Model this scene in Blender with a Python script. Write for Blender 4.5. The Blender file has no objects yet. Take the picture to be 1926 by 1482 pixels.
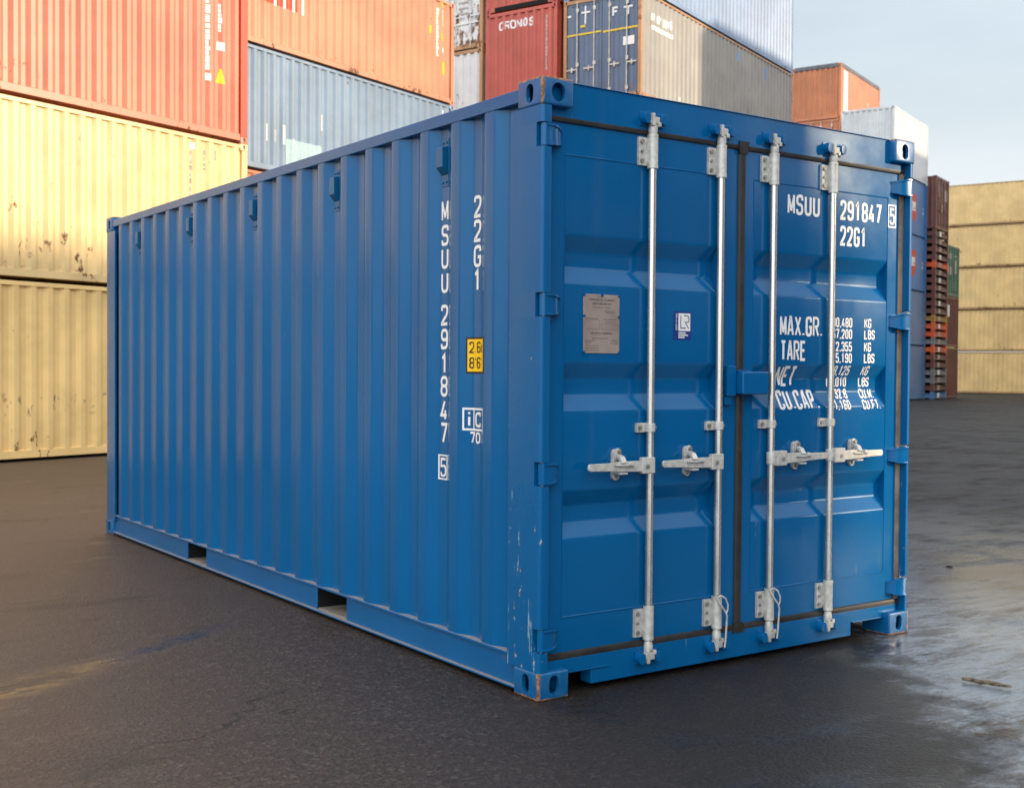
import bpy, bmesh, math, random
from mathutils import Vector, Matrix
random.seed(7)
R = math.radians
scene = bpy.context.scene
COL = scene.collection

# ------------------------------------------------------------------ camera
def look(yaw, pitch, roll):
    f = Vector((math.sin(yaw)*math.cos(pitch), math.cos(yaw)*math.cos(pitch), math.sin(pitch)))
    r = Vector((math.cos(yaw), -math.sin(yaw), 0)); u = r.cross(f)
    c, s = math.cos(roll), math.sin(roll)
    r2 = c*r + s*u; u2 = -s*r + c*u
    return Matrix((r2, u2, -f)).transposed()
cam = bpy.data.cameras.new("camera"); co = bpy.data.objects.new("camera", cam); COL.objects.link(co)
co.matrix_world = Matrix.Translation((-2.93098, -3.98969, 1.38651)) @ look(R(34.9558), R(-1.2419), R(0.4124)).to_4x4()
cam.sensor_width = 36; cam.lens = 42.192; cam.clip_start = 0.1; cam.clip_end = 2000
cam.dof.use_dof = True; cam.dof.focus_distance = 6.6; cam.dof.aperture_fstop = 4.5
scene.camera = co

# ------------------------------------------------------------------ light
SUN_AZ, SUN_EL = 135.0, 12.0
w = bpy.data.worlds.new("World"); scene.world = w; w.use_nodes = True
nt = w.node_tree; nt.nodes.clear()
out = nt.nodes.new("ShaderNodeOutputWorld"); bg = nt.nodes.new("ShaderNodeBackground")
sky = nt.nodes.new("ShaderNodeTexSky"); sky.sky_type = 'NISHITA'; sky.sun_disc = False
sky.sun_elevation = R(SUN_EL); sky.sun_rotation = R(SUN_AZ); sky.dust_density = 2.0; sky.air_density = 1.0; sky.altitude = 10
tc = nt.nodes.new("ShaderNodeTexCoord"); mp = nt.nodes.new("ShaderNodeMapping"); mp.inputs['Scale'].default_value = (1.2, 1.2, 4.0)
nz = nt.nodes.new("ShaderNodeTexNoise"); nz.inputs['Scale'].default_value = 2.2; nz.inputs['Detail'].default_value = 6; nz.inputs['Roughness'].default_value = .55
rp = nt.nodes.new("ShaderNodeMapRange"); rp.inputs[1].default_value = .3; rp.inputs[2].default_value = .72; rp.inputs[3].default_value = .72; rp.inputs[4].default_value = .96
mx = nt.nodes.new("ShaderNodeMix"); mx.data_type = 'RGBA'
CLOUD = mx.inputs[7]     # thin high cloud, made brighter out of view overhead and west to add light, dimmer north-east
dq = nt.nodes.new("ShaderNodeVectorMath"); dq.operation = 'DOT_PRODUCT'; dq.inputs[1].default_value = (math.sin(R(50))*math.cos(R(3)), math.cos(R(50))*math.cos(R(3)), math.sin(R(3)))
dr = nt.nodes.new("ShaderNodeMapRange"); dr.interpolation_type = 'SMOOTHSTEP'
for i_, v_ in zip((1, 2, 3, 4), (.80, .965, 0., 1.)): dr.inputs[i_].default_value = v_
cm = nt.nodes.new("ShaderNodeMix"); cm.data_type = 'RGBA'; cm.inputs[6].default_value = (7.9, 8.0, 8.1, 1); cm.inputs[7].default_value = (4.6, 5.25, 5.7, 1)
sz = nt.nodes.new("ShaderNodeSeparateXYZ"); hr_ = nt.nodes.new("ShaderNodeMapRange")
for i_, v_ in zip((1, 2, 3, 4), (.03, .25, 1., 0.)): hr_.inputs[i_].default_value = v_
ch = nt.nodes.new("ShaderNodeMix"); ch.data_type = 'RGBA'; ch.inputs[7].default_value = (6.7, 6.75, 6.75, 1)
bg.inputs[1].default_value = 0.1
L = nt.links.new
L(tc.outputs['Generated'], dq.inputs[0]); L(dq.outputs['Value'], dr.inputs[0]); L(dr.outputs[0], cm.inputs[0])
L(tc.outputs['Generated'], sz.inputs[0]); L(sz.outputs[2], hr_.inputs[0]); L(hr_.outputs[0], ch.inputs[0]); L(cm.outputs[2], ch.inputs[6]); 
d2 = nt.nodes.new("ShaderNodeVectorMath"); d2.operation = 'DOT_PRODUCT'; d2.inputs[1].default_value = (math.sin(R(240))*math.cos(R(28)), math.cos(R(240))*math.cos(R(28)), math.sin(R(28)))
r2 = nt.nodes.new("ShaderNodeMapRange"); r2.interpolation_type = 'SMOOTHSTEP'
for i_, v_ in zip((1, 2, 3, 4), (.35, 1., 1., 2.3)): r2.inputs[i_].default_value = v_
bw = nt.nodes.new("ShaderNodeVectorMath"); bw.operation = 'SCALE'      # unseen south-west sky made brighter to light the container side
L(tc.outputs['Generated'], d2.inputs[0]); L(d2.outputs['Value'], r2.inputs[0]); L(ch.outputs[2], bw.inputs[0]); L(r2.outputs[0], bw.inputs['Scale']); L(bw.outputs[0], CLOUD)
L(tc.outputs['Generated'], mp.inputs[0]); L(mp.outputs[0], nz.inputs['Vector']); L(nz.outputs[0], rp.inputs[0]); L(rp.outputs[0], mx.inputs[0])
L(sky.outputs[0], mx.inputs[6]); L(mx.outputs[2], bg.inputs[0]); L(bg.outputs[0], out.inputs[0])

sun = bpy.data.lights.new("sun", 'SUN'); sun.energy = 2.8; sun.angle = R(1.0); sun.color = (1.0, .80, .56)
so = bpy.data.objects.new("sun", sun); COL.objects.link(so)
sv = Vector((math.sin(R(SUN_AZ))*math.cos(R(SUN_EL)), math.cos(R(SUN_AZ))*math.cos(R(SUN_EL)), math.sin(R(SUN_EL))))
so.rotation_euler = sv.to_track_quat('Z', 'Y').to_euler(); so.location = sv*100
scene.view_settings.view_transform = 'Standard'; scene.view_settings.look = 'None'
scene.view_settings.exposure = 0.75; scene.view_settings.gamma = 1
scene.render.engine = 'CYCLES'
scene.cycles.max_bounces = 6; scene.cycles.glossy_bounces = 4; scene.cycles.diffuse_bounces = 4
scene.cycles.caustics_reflective = False; scene.cycles.caustics_refractive = False

# ------------------------------------------------------------------ materials
def node(t, kind, **kw):
    n = t.nodes.new("ShaderNode"+kind)
    for k, v in kw.items(): setattr(n, k, v)
    return n
class Mat:
    def __init__(s, name):
        s.m = bpy.data.materials.new(name); s.m.use_nodes = True
        s.t = s.m.node_tree; s.b = s.t.nodes['Principled BSDF']
        s.tc = node(s.t, 'TexCoord'); s.obj = s.tc.outputs['Object']
    def link(s, a, b): s.t.links.new(a, b)
    def vec(s, scale=(1, 1, 1), rnd=False):
        m = node(s.t, 'Mapping'); m.inputs['Scale'].default_value = scale
        src = s.obj
        if rnd:
            oi = node(s.t, 'ObjectInfo'); ml = node(s.t, 'Math', operation='MULTIPLY'); ml.inputs[1].default_value = 60
            s.link(oi.outputs['Random'], ml.inputs[0])
            ad = node(s.t, 'VectorMath', operation='ADD'); s.link(src, ad.inputs[0]); s.link(ml.outputs[0], ad.inputs[1]); src = ad.outputs[0]
        s.link(src, m.inputs[0]); return m.outputs[0]
    def noise(s, scale, detail=4, rough=.55, vscale=(1, 1, 1), rnd=False):
        n = node(s.t, 'TexNoise'); n.inputs['Scale'].default_value = scale; n.inputs['Detail'].default_value = detail; n.inputs['Roughness'].default_value = rough
        s.link(s.vec(vscale, rnd), n.inputs['Vector']); return n.outputs[0]
    def ramp(s, v, a, b, lo=0., hi=1., smooth=True):
        n = node(s.t, 'MapRange'); n.clamp = True
        if smooth: n.interpolation_type = 'SMOOTHSTEP'
        for i, x in zip((1, 2, 3, 4), (a, b, lo, hi)): n.inputs[i].default_value = x
        s.link(v, n.inputs[0]); return n.outputs[0]
    def math(s, op, a, b=0., c=None):
        n = node(s.t, 'Math', operation=op)
        for i, x in enumerate((a, b) if c is None else (a, b, c)):
            if hasattr(x, 'links'): s.link(x, n.inputs[i])
            else: n.inputs[i].default_value = x
        return n.outputs[0]
    def mix(s, f, a, b):
        n = node(s.t, 'Mix', data_type='RGBA')
        for i, x in ((0, f), (6, a), (7, b)):
            if hasattr(x, 'links'): s.link(x, n.inputs[i])
            elif i == 0: n.inputs[0].default_value = x
            else: n.inputs[i].default_value = (*x, 1)
        return n.outputs[2]
    def sep(s):
        n = node(s.t, 'SeparateXYZ'); s.link(s.obj, n.inputs[0]); return n.outputs
    def bump(s, h, strength, dist):
        n = node(s.t, 'Bump'); n.inputs['Strength'].default_value = strength; n.inputs['Distance'].default_value = dist
        s.link(h, n.inputs['Height']); s.link(n.outputs[0], s.b.inputs['Normal']); return n
    def set(s, k, v):
        if hasattr(v, 'links'): s.link(v, s.b.inputs[k])
        elif isinstance(v, tuple): s.b.inputs[k].default_value = (*v, 1)
        else: s.b.inputs[k].default_value = v
def mul(c, k): return tuple(x*k for x in c)
_pc = {}
def paint(name, col, rough=.38, var=.16, rust=.0, streak=.25, fade=(.55, .5, .45), extra=None, spec=.5, bump=.2):
    if name in _pc: return _pc[name]
    m = Mat(name)
    n1 = m.noise(.9, 5, .6, rnd=True)
    c = m.mix(m.ramp(n1, .3, .7), mul(col, 1-var), mul(col, 1+var*.6))
    st = m.noise(3.0, 5, .65, (2.2, 2.2, .12), rnd=True)
    c = m.mix(m.ramp(st, .52, .78, 0, streak), c, fade)
    r = rough
    if rust > 0:
        rn = m.noise(5.5, 8, .68, (1, 1, .6), rnd=True); rm = m.noise(.7, 3, .5, rnd=True)
        k = m.math('ADD', m.math('MULTIPLY', rn, .75), m.math('MULTIPLY', rm, .45))
        k = m.math('ADD', k, m.ramp(m.sep()[2], .75, .2, 0, .06))
        f = m.ramp(k, .785-.16*rust, .84-.15*rust)
        rc = m.mix(m.ramp(m.noise(22, 4, rnd=True), .35, .65), (.10, .035, .014), (.26, .11, .045))
        c = m.mix(f, c, rc); r = m.math('ADD', m.math('MULTIPLY', f, .3), rough)
    if extra: c = extra(m, c)
    m.set('Base Color', c); m.set('Roughness', r); m.set('Specular IOR Level', spec)
    m.bump(m.noise(2.4, 3, .5, (1, 1, .8), rnd=True), bump, .012)
    _pc[name] = m.m; return m.m
def plain(name, col, rough=.5, metal=0., spec=.5, var=.1, scale=14):
    if name in _pc: return _pc[name]
    m = Mat(name); n = m.noise(scale, 4, .6, rnd=True)
    m.set('Base Color', m.mix(m.ramp(n, .3, .7), mul(col, 1-var), mul(col, 1+var)))
    m.set('Roughness', m.ramp(n, .3, .7, max(.03, rough-.06), rough+.06)); m.set('Metallic', metal); m.set('Specular IOR Level', spec)
    _pc[name] = m.m; return m.m

BLUE = (.0, .098, .276)
def blue_mat(name, chips=0., rough=.3, rustlow=False, bumpd=.012, bumps=.12):
    m = Mat(name)
    n1 = m.noise(.8, 4, .5)
    c = m.mix(m.ramp(n1, .3, .7), mul(BLUE, .93), mul(BLUE, 1.06))
    grime = m.noise(2.0, 6, .7, (2.5, 2.5, .10))
    c = m.mix(m.ramp(grime, .55, .80, 0, .14), c, (.08, .15, .22))
    scr = m.math('MULTIPLY', m.ramp(m.noise(11, 4, .6, (3.2, 3.2, .35)), .70, .73), m.ramp(m.noise(1.3, 2), .50, .60))
    c = m.mix(m.math('MULTIPLY', scr, .45), c, (.16, .27, .34))
    rr = m.ramp(m.noise(1.7, 5, .6), .3, .7, rough-.04, rough+.06)
    if chips:
        z = m.sep()[2]
        low = m.ramp(z, .25, 1.5, 1., .25)
        sc = m.noise(9, 9, .75, (2.4, 2.4, .28)); k = m.math('ADD', sc, m.math('MULTIPLY', low, .10*chips))
        f1 = m.ramp(k, .70, .735)
        c = m.mix(m.math('MULTIPLY', f1, .8), c, m.mix(m.ramp(m.noise(30, 3), .4, .6), (.16, .36, .40), (.42, .44, .42)))
        ch = m.noise(26, 7, .7, (1, 1, .5)); k2 = m.math('ADD', ch, m.math('MULTIPLY', low, .09*chips))
        f2 = m.ramp(k2, .715, .735)
        c = m.mix(f2, c, m.mix(m.ramp(m.noise(60, 3), .4, .6), (.20, .085, .04), (.45, .42, .38)))
    m.set('Base Color', c); m.set('Roughness', rr); m.set('Specular IOR Level', .38); m.set('Specular Tint', (.72, .92, 1.0))
    m.bump(m.noise(2.2, 3, .45, (1, 1, .8)), bumps, bumpd)
    return m.m
def casting_mat(name, amount=1.0, z_low=True):
    # worn painted casting: rust along the edges (object coordinates start at the outer corner)
    m = Mat(name); s = m.sep()
    ax = m.math('ABSOLUTE', s[0]); ay = m.math('ABSOLUTE', s[1]); az = m.math('ABSOLUTE', s[2])
    hor = m.math('MAXIMUM', ax, ay)          # distance from the vertical edge
    d = m.math('MINIMUM', hor, m.math('MULTIPLY', az, 1.3))
    n = m.noise(28, 7, .7, rnd=True)
    k = m.math('SUBTRACT', m.math('MULTIPLY', m.math('ADD', n, m.math('MULTIPLY', m.noise(9, 3, .5, rnd=True), .6)), .050), m.math('MULTIPLY', d, 1.6))
    f = m.ramp(k, .031-.014*amount, .040-.014*amount)
    n2 = m.noise(40, 7, .72, rnd=True)
    f2 = m.ramp(n2, .66, .69)
    c = m.mix(m.ramp(m.noise(3, 4), .3, .7), mul(BLUE, .9), mul(BLUE, 1.1))
    c = m.mix(m.math('MULTIPLY', m.ramp(m.noise(12, 6, .7, (1, 1, .3), rnd=True), .5, .8), .35*amount), c, (.12, .28, .32))
    rc = m.mix(m.ramp(m.noise(55, 4), .35, .65), (.12, .05, .024), (.36, .19, .10))
    c = m.mix(f, c, rc); c = m.mix(m.math('MULTIPLY', f2, .8*amount), c, (.30, .17, .10))
    m.set('Base Color', c); m.set('Roughness', m.math('ADD', m.math('MULTIPLY', f, .35), .36)); 
    m.bump(m.noise(35, 4, .6), .25, .003)
    return m.m

M_BLUE = blue_mat('blue_paint', rough=.20, bumps=.22)
M_BLUE_DOOR = blue_mat('blue_door_paint', rough=.16, bumps=.10)
M_BLUE_POST = blue_mat('blue_post_paint', chips=1.)
M_CAST = casting_mat('worn_casting', 1.)
M_CAST_C = casting_mat('clean_casting', .55)
def dusty_mat():
    m = Mat('dusty_blue_rail'); geo = node(m.t, 'NewGeometry'); sp = node(m.t, 'SeparateXYZ'); m.link(geo.outputs['True Normal'], sp.inputs[0])
    n = m.noise(7, 6, .7)
    up = m.math('MULTIPLY', m.ramp(sp.outputs[2], .6, .95), m.ramp(n, .25, .55, .6, .95))
    r = m.ramp(m.noise(16, 7, .7), .66, .70)
    c = m.mix(up, m.mix(m.ramp(m.noise(1.2, 4), .3, .7), mul(BLUE, .93), mul(BLUE, 1.1)), (.27, .25, .24))
    c = m.mix(m.math('MULTIPLY', r, .55), c, (.18, .09, .055))
    m.set('Base Color', c); m.set('Roughness', m.math('ADD', m.math('MULTIPLY', up, .4), .33)); m.bump(n, .15, .006)
    return m.m
M_RAIL = dusty_mat()
M_GALV = plain('galvanised_steel', (.64, .64, .61), .25, .85, .5, .04, 6)
M_GALV2 = plain('galvanised_casting', (.56, .56, .53), .50, .35, .5, .16, 45)
M_BOLT = plain('bolt_steel', (.30, .29, .27), .45, .6, .5, .2, 60)
M_RUBBER = plain('rubber_gasket', (.024, .023, .023), .5, 0, .35, .3, 9)
M_RUBBER2 = plain('sunlit_dusty_gasket', (.21, .17, .13), .55, 0, .4, .35, 9)  # tan lightened to carry the sunlight on the right-hand gasket
M_WHITE = plain('white_lettering', (.78, .78, .77), .45, 0, .4, .04, 20)
M_YEL = plain('yellow_sticker', (.85, .52, .01), .4, 0, .4, .03, 20)
M_BLACK = plain('black_print', (.012, .012, .014), .5, 0, .4, .1, 20)
M_STK = plain('blue_sticker', (.006, .035, .20), .35, 0, .5, .05, 20)
M_PLATE = plain('aluminium_plate', (.36, .30, .27), .42, .35, .5, .10, 11)
M_PRINT = plain('grey_print', (.12, .095, .085), .5, .2, .4, .15, 30)
M_VENT = plain('teal_blue_vent', (.002, .100, .235), .38, 0, .4, .08, 12)
M_DARK = plain('dark_void', (.012, .012, .013), .8, 0, .2, .1)
M_FLOOR = plain('dusty_pocket_floor', (.20, .19, .165), .75, 0, .3, .3, 5)

# ------------------------------------------------------------------ mesh helpers
class MB:
    def __init__(s): s.v = []; s.f = []
    def add(s, vs, fs):
        o = len(s.v); s.v += [tuple(v) for v in vs]; s.f += [tuple(i+o for i in f) for f in fs]; return s
    def box(s, x0, x1, y0, y1, z0, z1):
        return s.add([(x, y, z) for z in (z0, z1) for y in (y0, y1) for x in (x0, x1)],
                     [(0, 2, 3, 1), (4, 5, 7, 6), (0, 1, 5, 4), (2, 6, 7, 3), (0, 4, 6, 2), (1, 3, 7, 5)])
    def prism(s, poly, axis, a, b):
        # poly: 2-D outline, extruded along axis between a and b
        def P(p, h):
            return {'x': (h, p[0], p[1]), 'y': (p[0], h, p[1]), 'z': (p[0], p[1], h)}[axis]
        n = len(poly)
        return s.add([P(p, a) for p in poly]+[P(p, b) for p in poly],
                     [tuple(range(n)), tuple(range(2*n-1, n-1, -1))]+[(i, i+n, (i+1) % n+n, (i+1) % n) for i in range(n)])
    def cyl(s, p0, p1, r0, r1=None, n=16, cap=True):
        r1 = r0 if r1 is None else r1
        p0, p1 = Vector(p0), Vector(p1); d = (p1-p0).normalized()
        a = d.orthogonal().normalized(); b = d.cross(a); vs = []
        for p, r in ((p0, r0), (p1, r1)):
            vs += [p+a*r*math.cos(2*math.pi*i/n)+b*r*math.sin(2*math.pi*i/n) for i in range(n)]
        fs = [(i, (i+1) % n, (i+1) % n+n, i+n) for i in range(n)]
        if cap: fs += [tuple(range(n-1, -1, -1)), tuple(range(n, 2*n))]
        return s.add(vs, fs)
    def lathe(s, c, prof, n=20):
        # prof: (radius, z) pairs round a vertical axis at c
        vs = []; m = len(prof)
        for r, z in prof: vs += [(c[0]+r*math.cos(2*math.pi*i/n), c[1]+r*math.sin(2*math.pi*i/n), c[2]+z) for i in range(n)]
        fs = [(j*n+i, j*n+(i+1) % n, (j+1)*n+(i+1) % n, (j+1)*n+i) for j in range(m-1) for i in range(n)]
        fs += [tuple(range(n-1, -1, -1)), tuple(range((m-1)*n, m*n))]
        return s.add(vs, fs)
    def tube(s, pts, rs, n=8):
        pts = [Vector(p) for p in pts]; vs = []
        for i, p in enumerate(pts):
            d = (pts[min(i+1, len(pts)-1)]-pts[max(i-1, 0)]).normalized()
            a = d.cross(Vector((.3, .2, 1))).normalized(); b = d.cross(a); r = rs[i] if isinstance(rs, (list, tuple)) else rs
            vs += [p+a*r*math.cos(2*math.pi*k/n)+b*r*math.sin(2*math.pi*k/n) for k in range(n)]
        m = len(pts)
        fs = [(j*n+i, j*n+(i+1) % n, (j+1)*n+(i+1) % n, (j+1)*n+i) for j in range(m-1) for i in range(n)]
        return s.add(vs, fs+[tuple(range(n-1, -1, -1)), tuple(range((m-1)*n, m*n))])
    def sheet(s, grid):
        # grid: rows of 3-D points
        n = len(grid[0])
        return s.add([p for r in grid for p in r], [(j*n+i, j*n+i+1, (j+1)*n+i+1, (j+1)*n+i) for j in range(len(grid)-1) for i in range(n-1)])
    def mesh(s, name, bevel=0., seg=2, smooth=40, weld=False, fixn=True):
        me = bpy.data.meshes.new(name); me.from_pydata(s.v, [], s.f)
        bm = bmesh.new(); bm.from_mesh(me)
        if weld: bmesh.ops.remove_doubles(bm, verts=bm.verts, dist=1e-5)
        if fixn: bmesh.ops.recalc_face_normals(bm, faces=bm.faces)
        if bevel:
            es = [e for e in bm.edges if e.is_manifold and e.calc_face_angle(0) > R(28)]
            bmesh.ops.bevel(bm, geom=es, offset=bevel, offset_type='OFFSET', segments=seg, profile=.5, affect='EDGES', clamp_overlap=True)
        bm.to_mesh(me); bm.free()
        for p in me.polygons: p.use_smooth = True
        me.set_sharp_from_angle(angle=R(smooth))
        return me
    def build(s, name, mat, parent=None, label=None, **kw):
        me = s.mesh(name, **kw); me.materials.append(mat)
        o = link(name, me, parent, label)
        if kw.get('bevel'): md = o.modifiers.new('weighted', 'WEIGHTED_NORMAL'); md.keep_sharp = True; md.weight = 80
        return o
def link(name, me, parent=None, label=None):
    o = bpy.data.objects.new(name, me); COL.objects.link(o)
    if parent: o.parent = parent
    if label: o['label'] = label
    return o
def empty(name, label, cat, loc, rz=0, group=None):
    o = bpy.data.objects.new(name, None); COL.objects.link(o); o.location = loc; o.rotation_euler = (0, 0, rz)
    o.empty_display_size = .3; o['label'] = label; o['category'] = cat
    if group: o['group'] = group
    return o
def structure(name, o): o.name = name; o['kind'] = 'structure'; return o

# ---- stencil lettering: centre-line strokes with rounded corners, drawn as ribbons
r_ = 'r'
G = {
 'M': [[(0,0),(0,1)],[(0,1),(.5,.12)],[(.5,.12),(1,1)],[(1,1),(1,0)]], 'S': [[(1,.76),(1,1,r_),(0,1,r_),(0,.52,r_),(1,.50,r_),(1,0,r_),(0,0,r_),(0,.24)]],
 'U': [[(0,1),(0,0,r_),(1,0,r_),(1,1)]], '2': [[(0,.74),(0,1,r_),(1,1,r_),(1,.56,r_),(0,.06),(0,0),(1,0)]],
 '9': [[(1,.45,r_),(0,.45,r_),(0,1,r_),(1,1,r_),'c'],[(1,.7),(1,0,r_),(0,0,r_),(0,.22)]], '1': [[(.15,.78),(.55,1),(.55,0)]],
 '8': [[(0,.52,r_),(0,1,r_),(1,1,r_),(1,.52,r_),'c'],[(0,0,r_),(0,.52,r_),(1,.52,r_),(1,0,r_),'c']],
 '4': [[(.62,1),(0,.22),(1,.22)],[(.74,.5),(.74,0)]], '7': [[(0,1),(1,1),(.35,0)]], '5': [[(1,1),(.04,1),(0,.56),(1,.62,r_),(1,0,r_),(0,0,r_),(0,.22)]],
 'G': [[(1,.75),(1,1,r_),(0,1,r_),(0,0,r_),(1,0,r_),(1,.46),(.55,.46)]], 'A': [[(0,0),(.42,1),(.58,1),(1,0)],[(.2,.28),(.8,.28)]], 'X': [[(0,0),(1,1)],[(0,1),(1,0)]],
 'R': [[(0,0),(0,1),(1,1,r_),(1,.5,r_),(0,.5)],[(.5,.5),(1,0)]], 'T': [[(0,1),(1,1)],[(.5,1),(.5,0)]], 'E': [[(1,1),(0,1),(0,0),(1,0)],[(0,.52),(.85,.52)]],
 'N': [[(0,0),(0,1)],[(0,1),(1,0)],[(1,0),(1,1)]], 'C': [[(1,.74),(1,1,r_),(0,1,r_),(0,0,r_),(1,0,r_),(1,.26)]], 'P': [[(0,0),(0,1),(1,1,r_),(1,.46,r_),(0,.46)]],
 'K': [[(0,0),(0,1)],[(1,1),(.05,.42)],[(.35,.62),(1,0)]], 'L': [[(0,1),(0,0),(1,0)]], 'B': [[(0,0),(0,1),(.95,1,r_),(.95,.52,r_),(0,.52)],[(0,.52),(1,.52,r_),(1,0,r_),(0,0)]],
 '3': [[(0,.78),(0,1,r_),(1,1,r_),(1,.53,r_),(.35,.53)],[(.35,.53),(1,.53,r_),(1,0,r_),(0,0,r_),(0,.22)]], '0': [[(0,0,r_),(0,1,r_),(1,1,r_),(1,0,r_),'c']],
 '6': [[(0,.55,r_),(1,.55,r_),(1,0,r_),(0,0,r_),'c'],[(0,.3),(0,1,r_),(1,1,r_),(1,.8)]], 'O': [[(0,0,r_),(0,1,r_),(1,1,r_),(1,0,r_),'c']],
 'F': [[(1,1),(0,1),(0,0)],[(0,.52),(.85,.52)]], 'I': [[(.5,0),(.5,1)]], 'D': [[(0,0),(0,1),(1,1,r_),(1,0,r_),'c']], 'V': [[(0,1),(.5,0),(1,1)]], 'Y': [[(0,1),(.5,.5),(1,1)],[(.5,.5),(.5,0)]],
 '.': [[(.5,0),(.5,.09)]], ',': [[(.55,.08),(.35,-.12)]], "'": [[(.5,1),(.5,.78)]], '"': [[(.2,1),(.2,.78)],[(.8,1),(.8,.78)]],
 'm': [[(0,0),(0,.66)],[(0,.5),(0,.66,r_),(.5,.66,r_),(.5,0)],[(.5,.5),(.5,.66,r_),(1,.66,r_),(1,0)]],
 'i': [[(.5,0),(.5,.66)],[(.5,.86),(.5,1)]], 'c': [[(1,.5),(1,.66,r_),(0,.66,r_),(0,0,r_),(1,0,r_),(1,.16)]],
 'n': [[(0,0),(0,.66),(1,.66,r_),(1,0)]], 't': [[(.35,.95),(.35,0,r_),(1,0)],[(0,.66),(.9,.66)]], 'e': [[(0,.34),(1,.34),(1,.66,r_),(0,.66,r_),(0,0,r_),(1,0,r_)]],
 'r': [[(0,0),(0,.66),(.9,.66,r_),(.9,.5)]], 'p': [[(0,-.3),(0,.66)],[(0,.66),(1,.66,r_),(1,0,r_),(0,0)]], 'o': [[(0,0,r_),(0,.66,r_),(1,.66,r_),(1,0,r_),'c']], 'l': [[(.5,0),(.5,1)]],
 ' ': [],
}
def fillet(pts, closed, rad):
    out = []; n = len(pts)
    for i, p in enumerate(pts):
        P = Vector(p[:2])
        if len(p) < 3 or (not closed and i in (0, n-1)): out.append(P); continue
        A, B = Vector(pts[i-1][:2]), Vector(pts[(i+1) % n][:2])
        la, lb = (A-P).length, (B-P).length
        r = min(rad, la*.5, lb*.5)
        a, b = P+(A-P).normalized()*r, P+(B-P).normalized()*r
        for k in range(6):
            t = k/5; out.append(a*(1-t)**2+P*2*t*(1-t)*1.0+b*t*t)
    return out
def ribbon(mb, pts, closed, t, mapf, off, step):
    q = [Vector(p) for p in pts]
    if closed: q.append(q[0])
    d = [q[0]]
    for a, b in zip(q, q[1:]):
        l = (b-a).length
        if l < 1e-6: continue
        k = max(1, int(math.ceil(l/step)))
        d += [a.lerp(b, j/k) for j in range(1, k+1)]
    if closed: d = d[:-1]
    n = len(d); Lr = []
    for i in range(n):
        t0 = (d[i]-d[i-1]) if (closed or i > 0) else d[1]-d[0]
        t1 = (d[(i+1) % n]-d[i]) if (closed or i < n-1) else d[-1]-d[-2]
        t0 = t0.normalized(); t1 = t1.normalized(); n0 = Vector((-t0.y, t0.x)); n1 = Vector((-t1.y, t1.x))
        m = n0+n1
        if m.length < 1e-4: m = n0.copy()
        m.normalize(); k = min(1/max(m.dot(n0), .2), 1.8)
        Lr.append((d[i]+m*k*t/2, d[i]-m*k*t/2))
    vs = []
    for a, b in Lr: vs += [mapf(a.x, a.y, off), mapf(b.x, b.y, off)]
    fs = [(2*i, 2*i+1, 2*((i+1) % n)+1, 2*((i+1) % n)) for i in range(n if closed else n-1)]
    mb.add(vs, fs)
def glyph(mb, ch, a0, b0, wd, ht, t, mapf, off=.0015, step=.008):
    if ch in 'MNXAKR': t *= .84
    for k, st in enumerate(G[ch]):
        closed = st[-1] == 'c'; pts = st[:-1] if closed else st
        P = [(a0+t/2+p[0]*(wd-t), b0+t/2+p[1]*(ht-t), *p[2:]) for p in pts]
        ribbon(mb, fillet(P, closed, .46*wd), closed, t, mapf, off+k*.0003, step)
def text(mb, s, a0, b0, wd, ht, pitch, t, mapf, off=.0015, step=.008):
    a = a0
    for ch in s:
        if ch in '.,\'"': glyph(mb, ch, a, b0, wd*.45, ht, t, mapf, off, step); a += pitch*.5
        elif ch == ' ': a += pitch*.6
        else: glyph(mb, ch, a, b0, wd, ht, t, mapf, off, step); a += pitch
    return a
def patch(mb, a0, a1, b0, b1, mapf, off, step=.01):
    na = max(1, int(abs(a1-a0)/step)); nb = max(1, int(abs(b1-b0)/step))
    mb.sheet([[mapf(a0+(a1-a0)*i/na, b0+(b1-b0)*j/nb, off) for i in range(na+1)] for j in range(nb+1)])
def outline(mb, a0, a1, b0, b1, t, mapf, off):
    ribbon(mb, [(a0, b0), (a1, b0), (a1, b1), (a0, b1)], True, t, mapf, off, .01)

# ---- corner castings: rounded block with the oval hand holes cut in, eight mirrored versions
def stadium(w_, h_, n=10):
    r = min(w_, h_)/2; a = []
    for k in range(n+1):
        t = math.pi*k/n; a.append((r*math.cos(t), h_/2-r+r*math.sin(t)))
    for k in range(n+1):
        t = math.pi+math.pi*k/n; a.append((r*math.cos(t), -(h_/2-r)+r*math.sin(t)))
    return a
def casting_proto(front_w):
    b = bpy.data.objects.new('tmp', MB().box(0, .162, 0, .178, 0, .118).mesh('tmp', bevel=.009, seg=3)); COL.objects.link(b)
    cut = [MB().box(.018, .144, .018, .160, .018, .100).mesh('c')]
    c = MB().prism([(p[0]+.083, p[1]+.062) for p in stadium(front_w, .079)], 'y', -.05, .05).mesh('c'); cut.append(c)
    c = MB().prism([(p[0]+.090, p[1]+.062) for p in stadium(.050, .079)], 'x', -.05, .05).mesh('c'); cut.append(c)
    obs = []
    for c in cut:
        o = bpy.data.objects.new('cut', c); COL.objects.link(o); obs.append(o)
        md = b.modifiers.new('b', 'BOOLEAN'); md.operation = 'DIFFERENCE'; md.object = o; md.solver = 'EXACT'
    dg = bpy.context.evaluated_depsgraph_get(); me = bpy.data.meshes.new_from_object(b.evaluated_get(dg))
    for o in obs+[b]: bpy.data.objects.remove(o)
    return me
_proto = {'n': casting_proto(.050), 'w': casting_proto(.070)}
_cast = {}
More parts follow.
